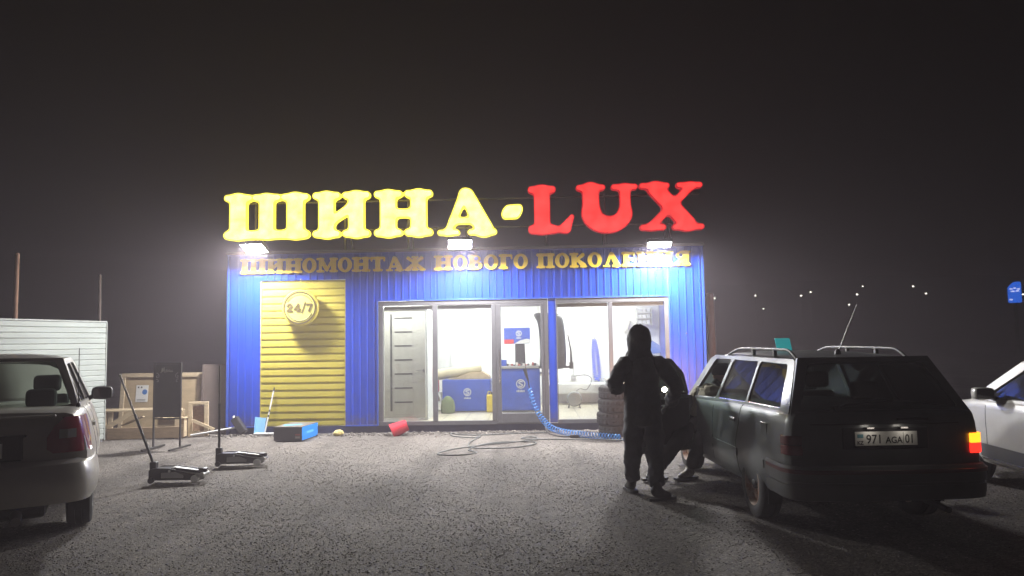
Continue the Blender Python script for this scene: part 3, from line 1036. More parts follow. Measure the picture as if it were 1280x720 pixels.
class Car:
    def __init__(s, name, label, cat, loc, heading, sp, paint):
        s.sp = sp
        s.paint = paint
        s.root = thing(name, label, cat, loc, heading)
        S = sp['st']
        s.Y = [a[0] for a in S]
        ys = sorted(set(list(np.linspace(S[0][0], S[-1][0], 46)) + s.Y))
        rings = []
        for y in ys:
            h = section(*s.wz(y), sp.get('tum', 0))
            w, zb, zt = s.wz(y)
            ring = [(x, y, z) for x, z in h] + [(0, y, zt + .024)] + [(-x, y, z) for x, z in reversed(h)] + [(0, y, zb)]
            rings.append(ring)
        o = MB().loft(rings).build('body', paint, s.root, smooth=35)
        cut = MB()
        for wy in sp['wheels']:
            for sg in (-1, 1):
                cut.tube([(sg * .52, wy, sp['wr'] + .0), (sg * 1.2, wy, sp['wr'] + .0)], sp['wr'] + .055, 28)
        for b in sp.get('cuts', []):
            cut.box(*b)
        co = cut.build('cutter', None)
        bo = o.modifiers.new('b', 'BOOLEAN')
        bo.operation = 'DIFFERENCE'
        bo.object = co
        bo.solver = 'EXACT'
        frozen(o)
        o.data.materials.clear(); o.data.materials.append(paint)
        o.data.shade_smooth(); o.data.set_sharp_from_angle(angle=R(32))
        bpy.data.objects.remove(co)
        s.body = o

    def wz(s, y):
        S = s.sp['st']
        return tuple(float(np.interp(y, s.Y, [a[k] for a in S])) for k in (1, 2, 3))

    def bx(s, y, z):
        h = section(*s.wz(y), s.sp.get('tum', 0))
        return float(np.interp(z, [p[1] for p in h[:9]], [p[0] for p in h[:9]]))

    def sx(s, z):
        c = s.sp['cab']
        t = (z - c['zb']) / (c['zt'] - c['zb'])
        return c['xb'] + (c['xt'] - c['xb']) * (t ** 1.25 if t > 0 else t)

    def seam(s, pts, side, r=.0035, name='seam', m=None):
        mb = MB()
        q = []
        for (y0, z0), (y1, z1) in zip(pts, pts[1:]):
            for i in range(7):
                t = i / 6
                y = y0 + (y1 - y0) * t; z = z0 + (z1 - z0) * t
                q.append((side * (s.bx(y, z) + .0005), y, z))
        mb.tube(q, r, 5)
        return mb.build(name, m or BLK, s.root)

    def strip(s, side, y0, y1, z0, z1, off, m, name='moulding', thick=.02):
        rings = []
        for y in np.linspace(y0, y1, 14):
            a = [(side * (s.bx(y, z) + off), y, z) for z in np.linspace(z0, z1, 4)]
            b = [(side * (s.bx(y, z) - thick), y, z) for z in np.linspace(z1, z0, 4)]
            rings.append(a + b)
        return MB().loft(rings).build(name, m, s.root, smooth=40)

    def cab(s):
        c = s.sp['cab']
        R_ = s.root
        for sg in (-1, 1):
            holes = c['win']
            out = rounded(c['side'], c.get('r', .06))
            hs = [rounded(h[1], .05) for h in holes]
            f0 = lambda y, z: (sg * s.sx(z), y, z)
            f1 = lambda y, z: (sg * (s.sx(z) - .045), y, z)
            MB().plate([out] + hs, f0, f1).build('side_frame', s.paint, R_, smooth=30)
            for nm, h in holes:
                if (nm, sg) in c.get('open', []):
                    continue
                l = rounded(h, .05)
                MB().plate([l], lambda y, z: (sg * (s.sx(z) - .016), y, z), lambda y, z: (sg * (s.sx(z) - .020), y, z)).build(nm, CGT if c.get('dusty') else CGL, R_)
                k = [Vector((sg * (s.sx(z) - .010), y, z)) for y, z in l]
                MB().tube(k, .009, 5, closed=True).build('window_seal', c.get('seal', BLK), R_)
        for nm, (y0, z0, y1, z1, wb, wt, hb, ht, s0, s1) in c['ends'].items():
            fr = nm == 'windscreen'
            def mp(d, fr=fr, y0=y0, z0=z0, y1=y1, z1=z1):
                def g(x, t):
                    bulge = .05 * (1 - (x / .8) ** 2)
                    return (x, y0 + (y1 - y0) * t + (bulge if fr else -bulge) - (d if fr else -d), z0 + (z1 - z0) * t - .3 * d)
                return g
            def dens(poly, n=9):
                o = []
                for a, b in zip(poly, poly[1:] + poly[:1]):
                    for i in range(n):
                        o.append((a[0] + (b[0] - a[0]) * i / n, a[1] + (b[1] - a[1]) * i / n))
                return o
            outer = dens([(-wb, 0), (wb, 0), (wt, 1), (-wt, 1)])
            hole = dens(rounded([(-hb, s0), (hb, s0), (ht, s1), (-ht, s1)], .06, 3), 3)
            # frame and pane as strips so the sheet can bow
            def ribbon(a, b, d0, d1, name, m):
                MB().plate([a] + ([b] if b else []), mp(d0), mp(d1)).build(name, m, R_, smooth=40)
            ribbon(outer, hole, 0, .035, 'screen_frame', c.get('screenpaint', s.paint))
            # pane: grid
            n = 12
            rows = []
            for j in range(n + 1):
                t = s0 + (s1 - s0) * j / n
                hw = hb + (ht - hb) * j / n
                rows.append([mp(.014)(-hw + 2 * hw * i / n, t) for i in range(n + 1)])
            MB().loft(rows, caps=False, closed_ring=False).build(nm, CGT if (c.get('dusty') and not fr) else CGL, R_, smooth=80)
        # roof skin
        y0, y1 = c['roof']
        zt, wt = c['zt'], c['xt']
        rows = []
        for y in np.linspace(y0, y1, 14):
            t = (y - y0) / (y1 - y0)
            dr = .045 * (abs(2 * t - 1) ** 3)
            row = []
            for i in range(13):
                u = -1 + 2 * i / 12
                row.append((u * (wt + .012), y, zt + .055 * (1 - abs(u) ** 2.6) - dr * (1 - .35 * abs(u)) - (.03 if abs(u) > .99 else 0)))
            rows.append(row + [(q[0] * .96, q[1], q[2] - .05) for q in reversed(row)])
        MB().loft(rows).build('roof', s.paint, R_, smooth=45)
        s.roofz = lambda x, y: zt + .055 * (1 - abs(x / (wt + .012)) ** 2.6) - .045 * (abs(2 * (y - y0) / (y1 - y0) - 1) ** 3) * (1 - .35 * abs(x / wt))

    def bumper(s, path, prof, m, name='bumper'):
        full = [(-x, y) for x, y in path] + [(x, y) for x, y in list(reversed(path))[1:]]
        P = spline([(x, y, 0) for x, y in full], 5)
        rings = []
        for i, p in enumerate(P):
            d = (P[min(i + 1, len(P) - 1)] - P[max(i - 1, 0)])
            d = d.normalized()
            nrm = Vector((d.y, -d.x, 0))
            rings.append([(p.x + nrm.x * o, p.y + nrm.y * o, z) for o, z in prof])
        return MB().loft(rings).build(name, m, s.root, smooth=35)

    def wheels(s, rim_m, kind='steel', w=.19):
        r = s.sp['wr']
        for wy in s.sp['wheels']:
            for sg in (-1, 1):
                xo = s.wz(wy)[0] - .015 - w / 2
                M = Matrix.Translation((sg * xo, wy, r - .004)) @ Matrix.Rotation(PI / 2 * sg, 4, 'Y')
                ty = MB()
                ty.lathe([(.64 * r, -.5 * w), (.74 * r, -.53 * w), (.92 * r, -.5 * w), (.985 * r, -.42 * w), (r, -.3 * w), (r, -.16 * w), (.975 * r, -.15 * w), (.975 * r, -.12 * w),
                          (r, -.11 * w), (r, .11 * w), (.975 * r, .12 * w), (.975 * r, .15 * w), (r, .16 * w), (r, .3 * w), (.985 * r, .42 * w), (.92 * r, .5 * w), (.74 * r, .53 * w), (.64 * r, .5 * w)],
                         36, M, closed=True)
                t = ty.build('tyre', RUB, s.root, smooth=40)
                rm = MB()
                rm.lathe([(.655 * r, .50 * w), (.62 * r, .51 * w), (.60 * r, .42 * w), (.56 * r, .22 * w), (.55 * r, -.45 * w), (.64 * r, -.48 * w), (.655 * r, -.3 * w), (.655 * r, .3 * w)], 32, M, closed=True)
                nh = 8 if kind == 'steel' else 5
                outer = [(.565 * r * math.cos(2 * PI * i / 40), .565 * r * math.sin(2 * PI * i / 40)) for i in range(40)]
                hs = []
                for k in range(nh):
                    a = 2 * PI * k / nh
                    rr, ra, rb = (.42 * r, .075 * r, .065 * r) if kind == 'steel' else (.38 * r, .15 * r, .12 * r)
                    hs.append([(rr * math.cos(a) + ra * math.cos(q) * math.cos(a) - rb * math.sin(q) * math.sin(a),
                                rr * math.sin(a) + ra * math.cos(q) * math.sin(a) + rb * math.sin(q) * math.cos(a)) for q in [2 * PI * i / 10 for i in range(10)]])
                def dish(d):
                    def g(a, b):
                        q = math.hypot(a, b) / r
                        z = (.20 + .18 * math.exp(-((q - .30) / .10) ** 2) + .05 * (q < .2)) * w
                        return M @ Vector((a, b, z - d))
                    return g
                # disc in rings so it can be dished
                nr = 7
                rm.plate([outer] + hs, dish(0), dish(.012))
                rim = rm.build('rim', rim_m, t, smooth=35)
                MB().lathe([(.002, .46 * w), (.10 * r, .45 * w), (.15 * r, .40 * w), (.17 * r, .2 * w), (.002, .2 * w)], 20, M).build('hub_cap', BLK if kind == 'steel' else rim_m, t, smooth=40)
                MB().lathe([(.05 * r, -.2 * w), (.53 * r, -.2 * w), (.53 * r, -.1 * w), (.05 * r, -.1 * w)], 24, M).build('brake_drum', mat('brake_rust', (.10, .055, .035), .8), t, smooth=40)

    def seats(s, ys, xs, zs=.55, zt=1.08):
        for y in ys:
            for x in xs:
                mb = MB()
                o = mb.box(-.24, .24, -.02, .50, .32, zs).build('seat', SEAT, s.root, bevel=.05, loc=(x, y, 0), seg=3)
                MB().add([(-.23, -.05, .5), (.23, -.05, .5), (.23, .09, .5), (-.23, .09, .5), (-.20, -.20, zt), (.20, -.20, zt), (.20, -.10, zt), (-.20, -.10, zt)],
                         [(3, 2, 1, 0), (4, 5, 6, 7), (0, 1, 5, 4), (1, 2, 6, 5), (2, 3, 7, 6), (3, 0, 4, 7)]).build('backrest', SEAT, o, bevel=.04, seg=3)
                MB().box(-.13, .13, -.24, -.14, zt + .03, zt + .20).build('headrest', SEAT, o, bevel=.045, seg=3)

    def mirror(s, side, y, z, m, w=.20, h=.13):
        x = s.bx(y, z - .06) - .03
        o = MB().ellipsoid((0, 0, 0), (w / 2, .07, h / 2), 16, 10).build('side_mirror', m, s.root, smooth=60, loc=(side * (x + .06 + w / 2), y, z))
        sq = o.modifiers.new('s', 'CAST'); sq.cast_type = 'CUBOID'; sq.factor = .55
        MB().box(-w * .42, w * .42, -.070, -.062, -h * .38, h * .38).build('mirror_glass', mat('mirror_glass', (.02, .02, .022), .05, 0.0, spec=.8), o, bevel=.01)
        MB().bar((-side * (w / 2 + .06), .01, -.07), (-side * (w * .25), 0, -.02), .05, .05).build('mirror_arm', BLK, o)
        return o

def add_plate(root, y, z, name='number_plate'):
    wm = mat('plate_white', (.85, .85, .82), .5, var=.08, vscale=15)
    p = MB().box(-.26, .26, -.004, .004, -.056, .056).build(name, wm, root, bevel=.003, loc=(0, y, z))
    def txt(s_, x, size, zz, m, sx=1.0):
        cu = bpy.data.curves.new('t', 'FONT')
        cu.body = s_
        cu.size = size
        cu.extrude = .0006
        cu.offset = .0008
        cu.resolution_u = 3
        to = bpy.data.objects.new('t', cu)
        COL.objects.link(to)
        bpy.context.view_layer.update()
        me = bpy.data.meshes.new_from_object(to.evaluated_get(bpy.context.evaluated_depsgraph_get()))
        bpy.data.objects.remove(to)
        o = link('plate_text', me, m, p, loc=(x, -.0048, zz), rot=(PI / 2, 0, 0))
        o.scale = (sx, 1, 1)
    ink = mat('plate_ink', (.02, .02, .02), .6)
    txt('971', -.168, .098, -.036, ink, .93)
    txt('AGA', -.005, .072, -.036, ink, .93)
    txt('01', .155, .098, -.036, ink, .80)
    txt('KZ', -.243, .040, -.044, ink, 1.0)
    box('flag_mark', mat('flag_blue', (.15, .35, .42), .5), p, -.240, -.190, -.0052, -.0042, .008, .036)
    box('divider', ink, p, .141, .144, -.0052, -.0042, -.05, .05)
    return p

# --- grey station wagon, front-left door open
wag_paint = mat('dusty_grey_paint', (0.125, 0.137, 0.140), 0.36, 0.25, var=0.25, vscale=2.4, rvar=.08, coat=.15)
wsp = dict(
    st=[(.10, .735, .40, .985), (.115, .785, .37, 1.005), (.16, .815, .34, 1.015), (.4, .832, .29, 1.015), (1.0, .84, .25, 1.0), (2.0, .84, .23, .97), (3.0, .838, .23, .94),
        (3.42, .832, .24, .92), (3.9, .815, .25, .87), (4.25, .785, .28, .81), (4.43, .73, .33, .75), (4.5, .66, .38, .68)],
    wheels=[1.0, 3.62], wr=.305, cuts=[(-1.2, -.55, 2.27, 3.28, .33, 1.3)],
    cab=dict(zb=.97, zt=1.435, xb=.775, xt=.575, roof=(.40, 2.98), dusty=True, seal=CHR,
             side=[(.16, .995), (.46, 1.435), (2.86, 1.435), (3.02, 1.40), (3.46, .915)],
             win=[('quarter_window', [(.37, 1.03), (.57, 1.392), (1.285, 1.40), (1.225, 1.015)]),
                  ('door_window', [(1.27, 1.012), (1.335, 1.40), (2.125, 1.40), (2.185, .985)]),
                  ('front_window', [(2.255, .98), (2.20, 1.40), (2.79, 1.395), (3.20, .95)])],
             open=[('front_window', -1)],
             ends=dict(rear_window=(.15, .995, .44, 1.45, .765, .575, .67, .50, .10, .90), windscreen=(3.44, .93, 2.90, 1.44, .75, .56, .71, .53, .06, .94))))
WAG = Car('station_wagon', 'dusty grey estate car with roof rails and open driver door, seen from behind', 'car', (2.815, 6.02, 0), R(2.0), wsp, wag_paint)
WAG.root.scale = (.965, 1, 1)
WAG.cab()
WAG.wheels(mat('rusty_steel_rim', (.60, .57, .52), .42, .1, var=.6, vscale=14, base2=(.30, .10, .03)), 'steel')
WAG.seats([1.35], [-.36, .36], zt=1.0)
WAG.seats([2.45], [-.38, .38], zt=1.05)
wr = WAG.root
BP = [(.845, .70), (.842, .35), (.82, .12), (.70, .02), (.35, -.01), (.0, -.02)]
bump_m = mat('grey_bumper', (.12, .125, .125), .5, var=.2, vscale=3)
WAG.bumper([(.822, .56), (.824, .35), (.815, .14), (.70, .035), (.35, .0), (.0, -.01)], [(-.02, .33), (.010, .34), (.022, .39), (.024, .45), (.014, .455), (.014, .475), (.028, .48), (.028, .575), (.010, .60), (-.06, .60), (-.06, .33)], bump_m)
WAG.bumper([(.824, .52), (.826, .35), (.818, .135), (.705, .025), (.35, -.01), (.0, -.02)], [(.022, .545), (.030, .548), (.030, .574), (.022, .578)], mat('red_line', (.10, .012, .012), .4), 'bumper_strip')
# tail lamps: left dark, right lit
for sg in (-1, 1):
    lit = sg == 1
    rm = lamp_mat('lit_red_lens', (1, .022, .012), 2.4, (.5, .01, .01)) if lit else mat('red_lens', (.20, .012, .02), .25, coat=.4)
    om = lamp_mat('lit_amber_lens', (1, .30, .012), 3.2, (.6, .2, .02)) if lit else mat('dark_red_lens', (.14, .012, .018), .25, coat=.4)
    def lens(z0, z1, m):
        rings = []
        for z in (z0, z1):
            pts = [(.70, .079), (.745, .083), (.795, .100), (.822, .140), (.836, .215)]
            inn = [(.80, .215), (.70, .13)]
            rings.append([(sg * x, y, z) for x, y in pts + inn])
        return MB().loft(rings).build('tail_lamp', m, wr, smooth=40, bevel=.006)
    a = lens(.760, .835, om)
    b = lens(.680, .758, rm)
    if lit:
        tag(a, 'lit amber indicator lens'); tag(b, 'lit red tail lens')
for sg in (-1, 1):
    WAG.strip(sg, 1.36, 3.25 if sg > 0 else 2.24, .50, .57, .014, wag_paint)
    WAG.strip(sg, .62, .66, .50, .57, .01, wag_paint)
    WAG.seam([(1.30, .99), (1.32, .80), (1.40, .62), (1.36, .40), (1.33, .33)], sg)
    WAG.seam([(2.24, .96), (2.22, .60), (2.22, .34)], sg)
    MB().box(-.012, .025, -.09, .09, -.018, .018).build('door_handle', BLK, wr, bevel=.008, loc=(sg * WAG.bx(1.52, .83), 1.52, .83))
MB().box(-.004, .004, -.07, .07, -.07, .07).build('fuel_flap', wag_paint, wr, bevel=.003, loc=(-WAG.bx(.62, .82), .62, .82))
for sg in (-1, 1):
    pts = [(sg * .50, .62, WAG.roofz(.50, .62)), (sg * .50, .78, 1.500), (sg * .50, 1.0, 1.512), (sg * .50, 2.0, 1.514), (sg * .50, 2.28, 1.502), (sg * .50, 2.62, WAG.roofz(.5, 2.5) - .01)]
    rl = MB().tube(spline(pts, 5), .0135, 8).build('roof_rail', mat('rail_grey', (.17, .17, .165), .55, .2), wr, smooth=50)
    for y in (1.15, 1.75):
        MB().bar((sg * .50, y, 1.45), (sg * .50, y, 1.512), .03, .04).build('rail_foot', mat('rail_grey'), rl)
MB().tube([(-.10, .66, 1.48), (-.02, .62, 1.70), (.055, .58, 1.90)], [.006, .0045, .004], 6).build('aerial', mat('aerial_steel', (.3, .3, .3), .4, .5), wr)
MB().lathe([(.03, 0), (.022, .03), (.008, .045)], 12, Matrix.Translation((-.10, .665, 1.470))).build('aerial_base', BLK, wr, smooth=50)
add_plate(wr, .088, .805)
for sg in (-1, 1):
    pl_ = MB().box(-.03, .03, -.012, .012, -.006, .006).build('plate_lamp', mat('clear_lens', (.28, .27, .27), .15, coat=.6), wr, loc=(sg * .14, .066, .892))
    ld = bpy.data.lights.new('plate_light', 'AREA'); ld.shape = 'RECTANGLE'; ld.size = .06; ld.size_y = .02
    ld.energy = .055; ld.color = (1, .9, .78)
    lo = bpy.data.objects.new('plate_light', ld); COL.objects.link(lo); lo.parent = wr
    lo.location = (sg * .14, .025, .905); lo.rotation_euler = (R(28), 0, 0)
box('plate_recess', BLK, wr, -.36, .36, .093, .112, .72, .89, .01)
box('tailgate_handle', BLK, wr, .10, .36, .080, .115, .945, .968, .006)
WAG.bumper([(.62, .108), (.40, .094), (.0, .09)], [(0, .915), (.008, .918), (.008, .925), (0, .927)], BLK, 'tailgate_seam')
MB().tube([(-.38, .12, 1.045), (-.30, .125, 1.075), (.10, .135, 1.10)], .010, 6).build('wiper', BLK, wr)
MB().cyl((-.38, .16, 1.045), (-.38, .10, 1.045), .025, n=12).build('wiper_hub', BLK, wr)
MB().tube([(.45, .35, .26), (.45, .02, .25)], .025, 10).build('exhaust_pipe', BLK, wr)
for sg in (-1, 1):
    MB().box(-.055, .055, -.004, .004, -.16, .20).build('mud_flap', RUB, wr, loc=(sg * .74, .66, .34))
WAG.mirror(1, 3.05, .98, BLK)
# open door
panel = MB().plate([rounded([(-.02, .30), (-1.02, .32), (-1.04, .60), (-1.02, .98), (-.02, .955)], .05)], lambda y, z: (-.02, y, z), lambda y, z: (.10, y, z))
OD = panel.build('open_door', wag_paint, wr, bevel=.01, loc=(-.835, 3.27, 0), rot=(0, 0, R(-58)))
tag(OD, 'open driver door, swung out')
wf_o = rounded([(-.04, .95), (-.20, 1.225), (-.46, 1.405), (-.99, 1.41), (-1.03, .97)], .05)
wf_i = rounded([(-.10, .985), (-.235, 1.20), (-.48, 1.365), (-.95, 1.37), (-.985, .99)], .04)
MB().plate([wf_o, wf_i], lambda y, z: (.02 + .28 * (z - .95), y, z), lambda y, z: (.055 + .28 * (z - .95), y, z)).build('door_frame', BLK, OD)
MB().plate([wf_i], lambda y, z: (.035 + .28 * (z - .95), y, z), lambda y, z: (.039 + .28 * (z - .95), y, z)).build('door_window', CGL, OD)
MB().ellipsoid((-.10, -.20, 1.02), (.11, .05, .07), 14, 8).build('side_mirror', BLK, OD, smooth=60)
MB().box(.10, .13, -.95, -.12, .40, .92).build('door_card', SEAT, OD, bevel=.01)
# head lamps shining on the facade
for sg in (-1, 1):
    MB().box(-.17, .17, -.03, .03, -.075, .075).build('head_lamp', lamp_mat('head_lamp_lens', (1, .80, .55), 40.0), wr, bevel=.02, loc=(sg * .50, 4.50, .68))
    ld = bpy.data.lights.new('head_beam', 'SPOT')
    ld.energy = HEAD_W; ld.spot_size = R(75); ld.spot_blend = .8; ld.color = (1, .50, .26); ld.shadow_soft_size = .06
    lo = bpy.data.objects.new('head_beam', ld); COL.objects.link(lo)
    lo.parent = wr
    lo.location = (sg * .50, 4.56, .68)
    lo.rotation_euler = (R(90 + 1), 0, 0)
# glowing placard added to stand for a teal patch of light above the roof
tp = MB().plate([rounded([(-.08, 0), (.075, 0), (.05, .135), (-.105, .135)], .01)], lambda a, b: (a, 0, b), lambda a, b: (a, .012, b))
t = tp.build('teal_patch_card', mat('teal_glow', (.04, .42, .44), .4, emit=(.05, .6, .62), estr=.38), None, loc=(2.66, 7.95, 1.483))
tag(t, 'small slanted glowing placard added for a teal patch of light above the roof of grey estate car', 'placard')

# --- silver-beige saloon at the left edge
sed_paint = mat('beige_silver_paint', (0.50, 0.48, 0.44), 0.34, 0.25, var=0.10, vscale=2, rvar=.06, coat=.5)
ssp = dict(
    st=[(.07, .66, .44, .93), (.09, .77, .42, 1.00), (.14, .85, .40, 1.045), (.25, .880, .38, 1.065), (.5, .898, .36, 1.07), (.9, .893, .25, 1.05), (1.4, .895, .23, 1.02), (2.4, .895, .22, .99),
        (3.3, .89, .22, .97), (3.6, .885, .23, .955), (4.1, .86, .24, .88), (4.45, .80, .27, .79), (4.65, .70, .32, .70), (4.75, .58, .38, .62)],
    wheels=[1.05, 3.77], wr=.325, tum=.07,
    cab=dict(zb=1.0, zt=1.475, xb=.775, xt=.59, roof=(1.38, 2.92), r=.08,
             side=[(.62, 1.045), (1.05, 1.30), (1.42, 1.475), (2.80, 1.475), (2.98, 1.43), (3.62, .955)],
             win=[('quarter_window', [(.98, 1.085), (1.16, 1.27), (1.24, 1.27), (1.22, 1.07)]),
                  ('door_window', [(1.29, 1.065), (1.31, 1.32), (1.52, 1.42), (2.08, 1.43), (2.12, 1.04)]),
                  ('front_window', [(2.20, 1.035), (2.16, 1.43), (2.74, 1.425), (3.35, .995)])],
             ends=dict(rear_window=(.72, 1.05, 1.40, 1.485, .775, .585, .70, .53, .06, .93), windscreen=(3.58, .965, 2.86, 1.48, .78, .56, .74, .53, .05, .95))))
SED = Car('saloon_car', 'silver-beige saloon cut by the left edge, seen from behind', 'car', (-4.45, 5.74, 0), R(29.5), ssp, sed_paint)
SED.root.scale = (1, 1, 1.04)
SEDG = glass('clear_car_glass', (0.90, 0.98, 0.93), dirt=0.02)
CGL_, CGL = CGL, SEDG
SED.cab()
CGL = CGL_
SED.wheels(mat('alloy_rim', (.5, .5, .5), .3, .9), 'alloy', .205)
SED.seats([1.55], [-.42, .42], zt=1.0)
SED.seats([2.55], [-.40, .40], zt=1.10)
sr_ = SED.root
SED.bumper([(.885, .74), (.890, .45), (.865, .16), (.74, .01), (.38, -.04), (0, -.05)], [(-.03, .355), (.0, .36), (.034, .42), (.046, .52), (.038, .60), (.012, .665), (-.05, .695), (-.08, .355)], sed_paint)
for sg in (-1, 1):
    rings = []
    ms = mat('red_lens_sedan', (.24, .012, .035), .18, coat=.6)
    for z, off, n0, n1 in [(.745, .010, .60, .20), (.78, .012, .555, .27), (.87, .012, .565, .36), (.96, .010, .63, .40), (1.025, .004, .72, .38)]:
        # from inboard on the tail panel round the corner to the flank
        pts = [(n0, .05), (.70, .062), (.80, .105), (.855, .20), (.872, n1)]
        inn = [(.78, n1), (n0, .16)]
        tf = 1 - .07 * max(0, (z - .71) / .36) ** 1.4
        rings.append([(sg * (x * tf + off * .5 + .006), y - off, z) for x, y in pts] + [(sg * x * tf, y, z) for x, y in inn])
    tl = MB().loft(rings).build('tail_lamp', ms, sr_, smooth=50)
    cl = MB()
    rg2 = []
    for z in (.86, .93):
        pts = [(.65, .034), (.71, .046), (.77, .080)]
        rg2.append([(sg * x, y, z) for x, y in pts] + [(sg * x, y + .02, z) for x, y in reversed(pts)])
    cl.loft(rg2).build('clear_lens', mat('clear_lens', (.28, .27, .27), .15, coat=.6), tl)
    SED.seam([(1.27, 1.03), (1.40, .80), (1.45, .60), (1.42, .35)], sg)
    SED.seam([(2.18, 1.0), (2.18, .6), (2.18, .34)], sg)
    SED.seam([(3.30, .95), (3.22, .6), (3.22, .34)], sg)
    SED.strip(sg, 1.5, 3.2, .50, .55, .010, sed_paint)
    MB().box(-.01, .028, -.09, .09, -.018, .018).build('door_handle', sed_paint, sr_, bevel=.008, loc=(sg * SED.bx(1.62, .84), 1.62, .84))
    MB().box(-.06, .06, -.005, .005, -.12, .10).build('mud_flap', RUB, sr_, loc=(sg * .80, .70, .30))
SED.mirror(1, 3.02, 1.06, BLK, .23, .15)
SED.mirror(-1, 3.02, 1.06, BLK, .23, .15)
MB().tube([(.76, .60, 1.06), (.755, .61, 1.57)], [.005, .0035], 6).build('aerial', BLK, sr_)
MB().lathe([(.022, 0), (.015, .025), (.006, .035)], 10, Matrix.Translation((.76, .60, 1.068))).build('aerial_base', BLK, sr_, smooth=50)
MB().tube([(.30, .9, .23), (.32, .5, .24), (.36, .10, .23)], [.05, .055, .035], 12).build('exhaust_pipe', mat('dull_steel', (.25, .24, .23), .45, .8), sr_, smooth=50)
MB().box(-.55, .55, .35, .80, .20, .32).build('underbody', BLK, sr_, bevel=.04)
box('trunk_lip', sed_paint, sr_, -.62, .62, .06, .12, 1.025, 1.045, .008)
box('plate_panel', BLK, sr_, -.40, .40, .055, .09, .70, .90, .02)
MB().box(-.26, .26, -.004, .004, -.056, .056).build('number_plate', mat('plate_white'), sr_, bevel=.003, loc=(0, .048, .79))
box('key_slot', BLK, sr_, .28, .42, .05, .075, .885, .90)

# --- white hatchback behind the estate car
wh_paint = mat('white_paint_car', (0.62, 0.61, 0.58), 0.35, 0.05, var=0.10, vscale=2.5, coat=.4)
hsp = dict(
    st=[(.06, .64, .42, .92), (.09, .74, .38, .97), (.15, .80, .34, .985), (.4, .828, .27, .985), (1.0, .84, .24, .975), (2.0, .84, .22, .965), (2.9, .835, .22, .945), (3.2, .83, .23, .935),
        (3.6, .81, .25, .88), (3.95, .76, .29, .80), (4.12, .68, .34, .72), (4.2, .58, .40, .64)],
    wheels=[.80, 3.30], wr=.29,
    cab=dict(zb=.96, zt=1.43, xb=.775, xt=.575, roof=(.50, 2.40),
             side=[(.28, .98), (.56, 1.43), (2.28, 1.43), (2.46, 1.39), (3.22, .935)],
             win=[('quarter_window', [(.50, 1.02), (.66, 1.37), (.95, 1.38), (.92, 1.01)]),
                  ('door_window', [(1.0, 1.01), (1.03, 1.38), (1.58, 1.38), (1.62, 1.0)]),
                  ('front_window', [(1.70, .995), (1.66, 1.38), (2.24, 1.375), (2.95, .965)])],
             ends=dict(rear_window=(.26, .985, .54, 1.44, .765, .575, .68, .50, .08, .92), windscreen=(3.20, .945, 2.34, 1.44, .76, .56, .72, .53, .05, .95))))
HAT = Car('hatchback', 'white hatchback with dark lower flank half hidden behind the grey estate car', 'car', (5.45, 5.32, 0), R(-4.3), hsp, wh_paint)
HAT.root.scale = (1, 1, .97)
HAT.cab()
HAT.wheels(mat('alloy_rim'), 'alloy', .18)
HAT.seats([.95], [-.36, .36], zt=1.0)
HAT.seats([1.95], [-.36, .36], zt=1.05)
hr = HAT.root
clad = mat('grey_cladding', (.10, .10, .105), .6)
for sg in (-1, 1):
    HAT.strip(sg, 1.12, 2.96, .325, .47, .008, clad, 'cladding')
    HAT.strip(sg, 1.12, 2.96, .285, .315, .016, CHR, 'sill_strip')
    HAT.seam([(1.66, .97), (1.66, .6), (1.66, .34)], sg)
    HAT.seam([(2.86, .94), (2.80, .6), (2.80, .34)], sg)
    HAT.seam([(.92, .97), (.98, .8), (1.12, .62), (1.14, .34)], sg)
    HAT.seam([(.5, .885), (1.7, .875), (2.9, .855), (3.5, .82)], sg, .0025, 'crease', wh_paint)
    for y in (1.80, .98):
        h = MB().ellipsoid((0, 0, 0), (.022, .085, .036), 14, 8).build('door_handle', wh_paint, hr, smooth=60, loc=(sg * HAT.bx(y, .90), y, .90))
    MB().cyl((sg * (HAT.bx(1.82, .8) - .01), 1.82, .80), (sg * (HAT.bx(1.82, .8) + .004), 1.82, .80), .011, n=10).build('lock', BLK, hr)
    for z in (.80, .90):
        MB().box(-.05, .05, -.02, .02, -.045, .045).build('tail_lamp', mat('red_lens'), hr, bevel=.01, loc=(sg * .70, .08, z))
    MB().box(-.16, .16, -.03, .03, -.07, .07).build('head_lamp', mat('clear_lens'), hr, bevel=.02, loc=(sg * .52, 4.13, .66))
HAT.mirror(-1, 2.70, 1.03, wh_paint, .20, .14)
HAT.mirror(1, 2.70, 1.03, wh_paint, .20, .14)
HAT.bumper([(.835, .50), (.832, .32), (.79, .10), (.68, .02), (.35, -.02), (0, -.03)], [(-.03, .28), (.0, .285), (.03, .36), (.03, .52), (0, .57), (-.06, .58), (-.07, .28)], wh_paint)

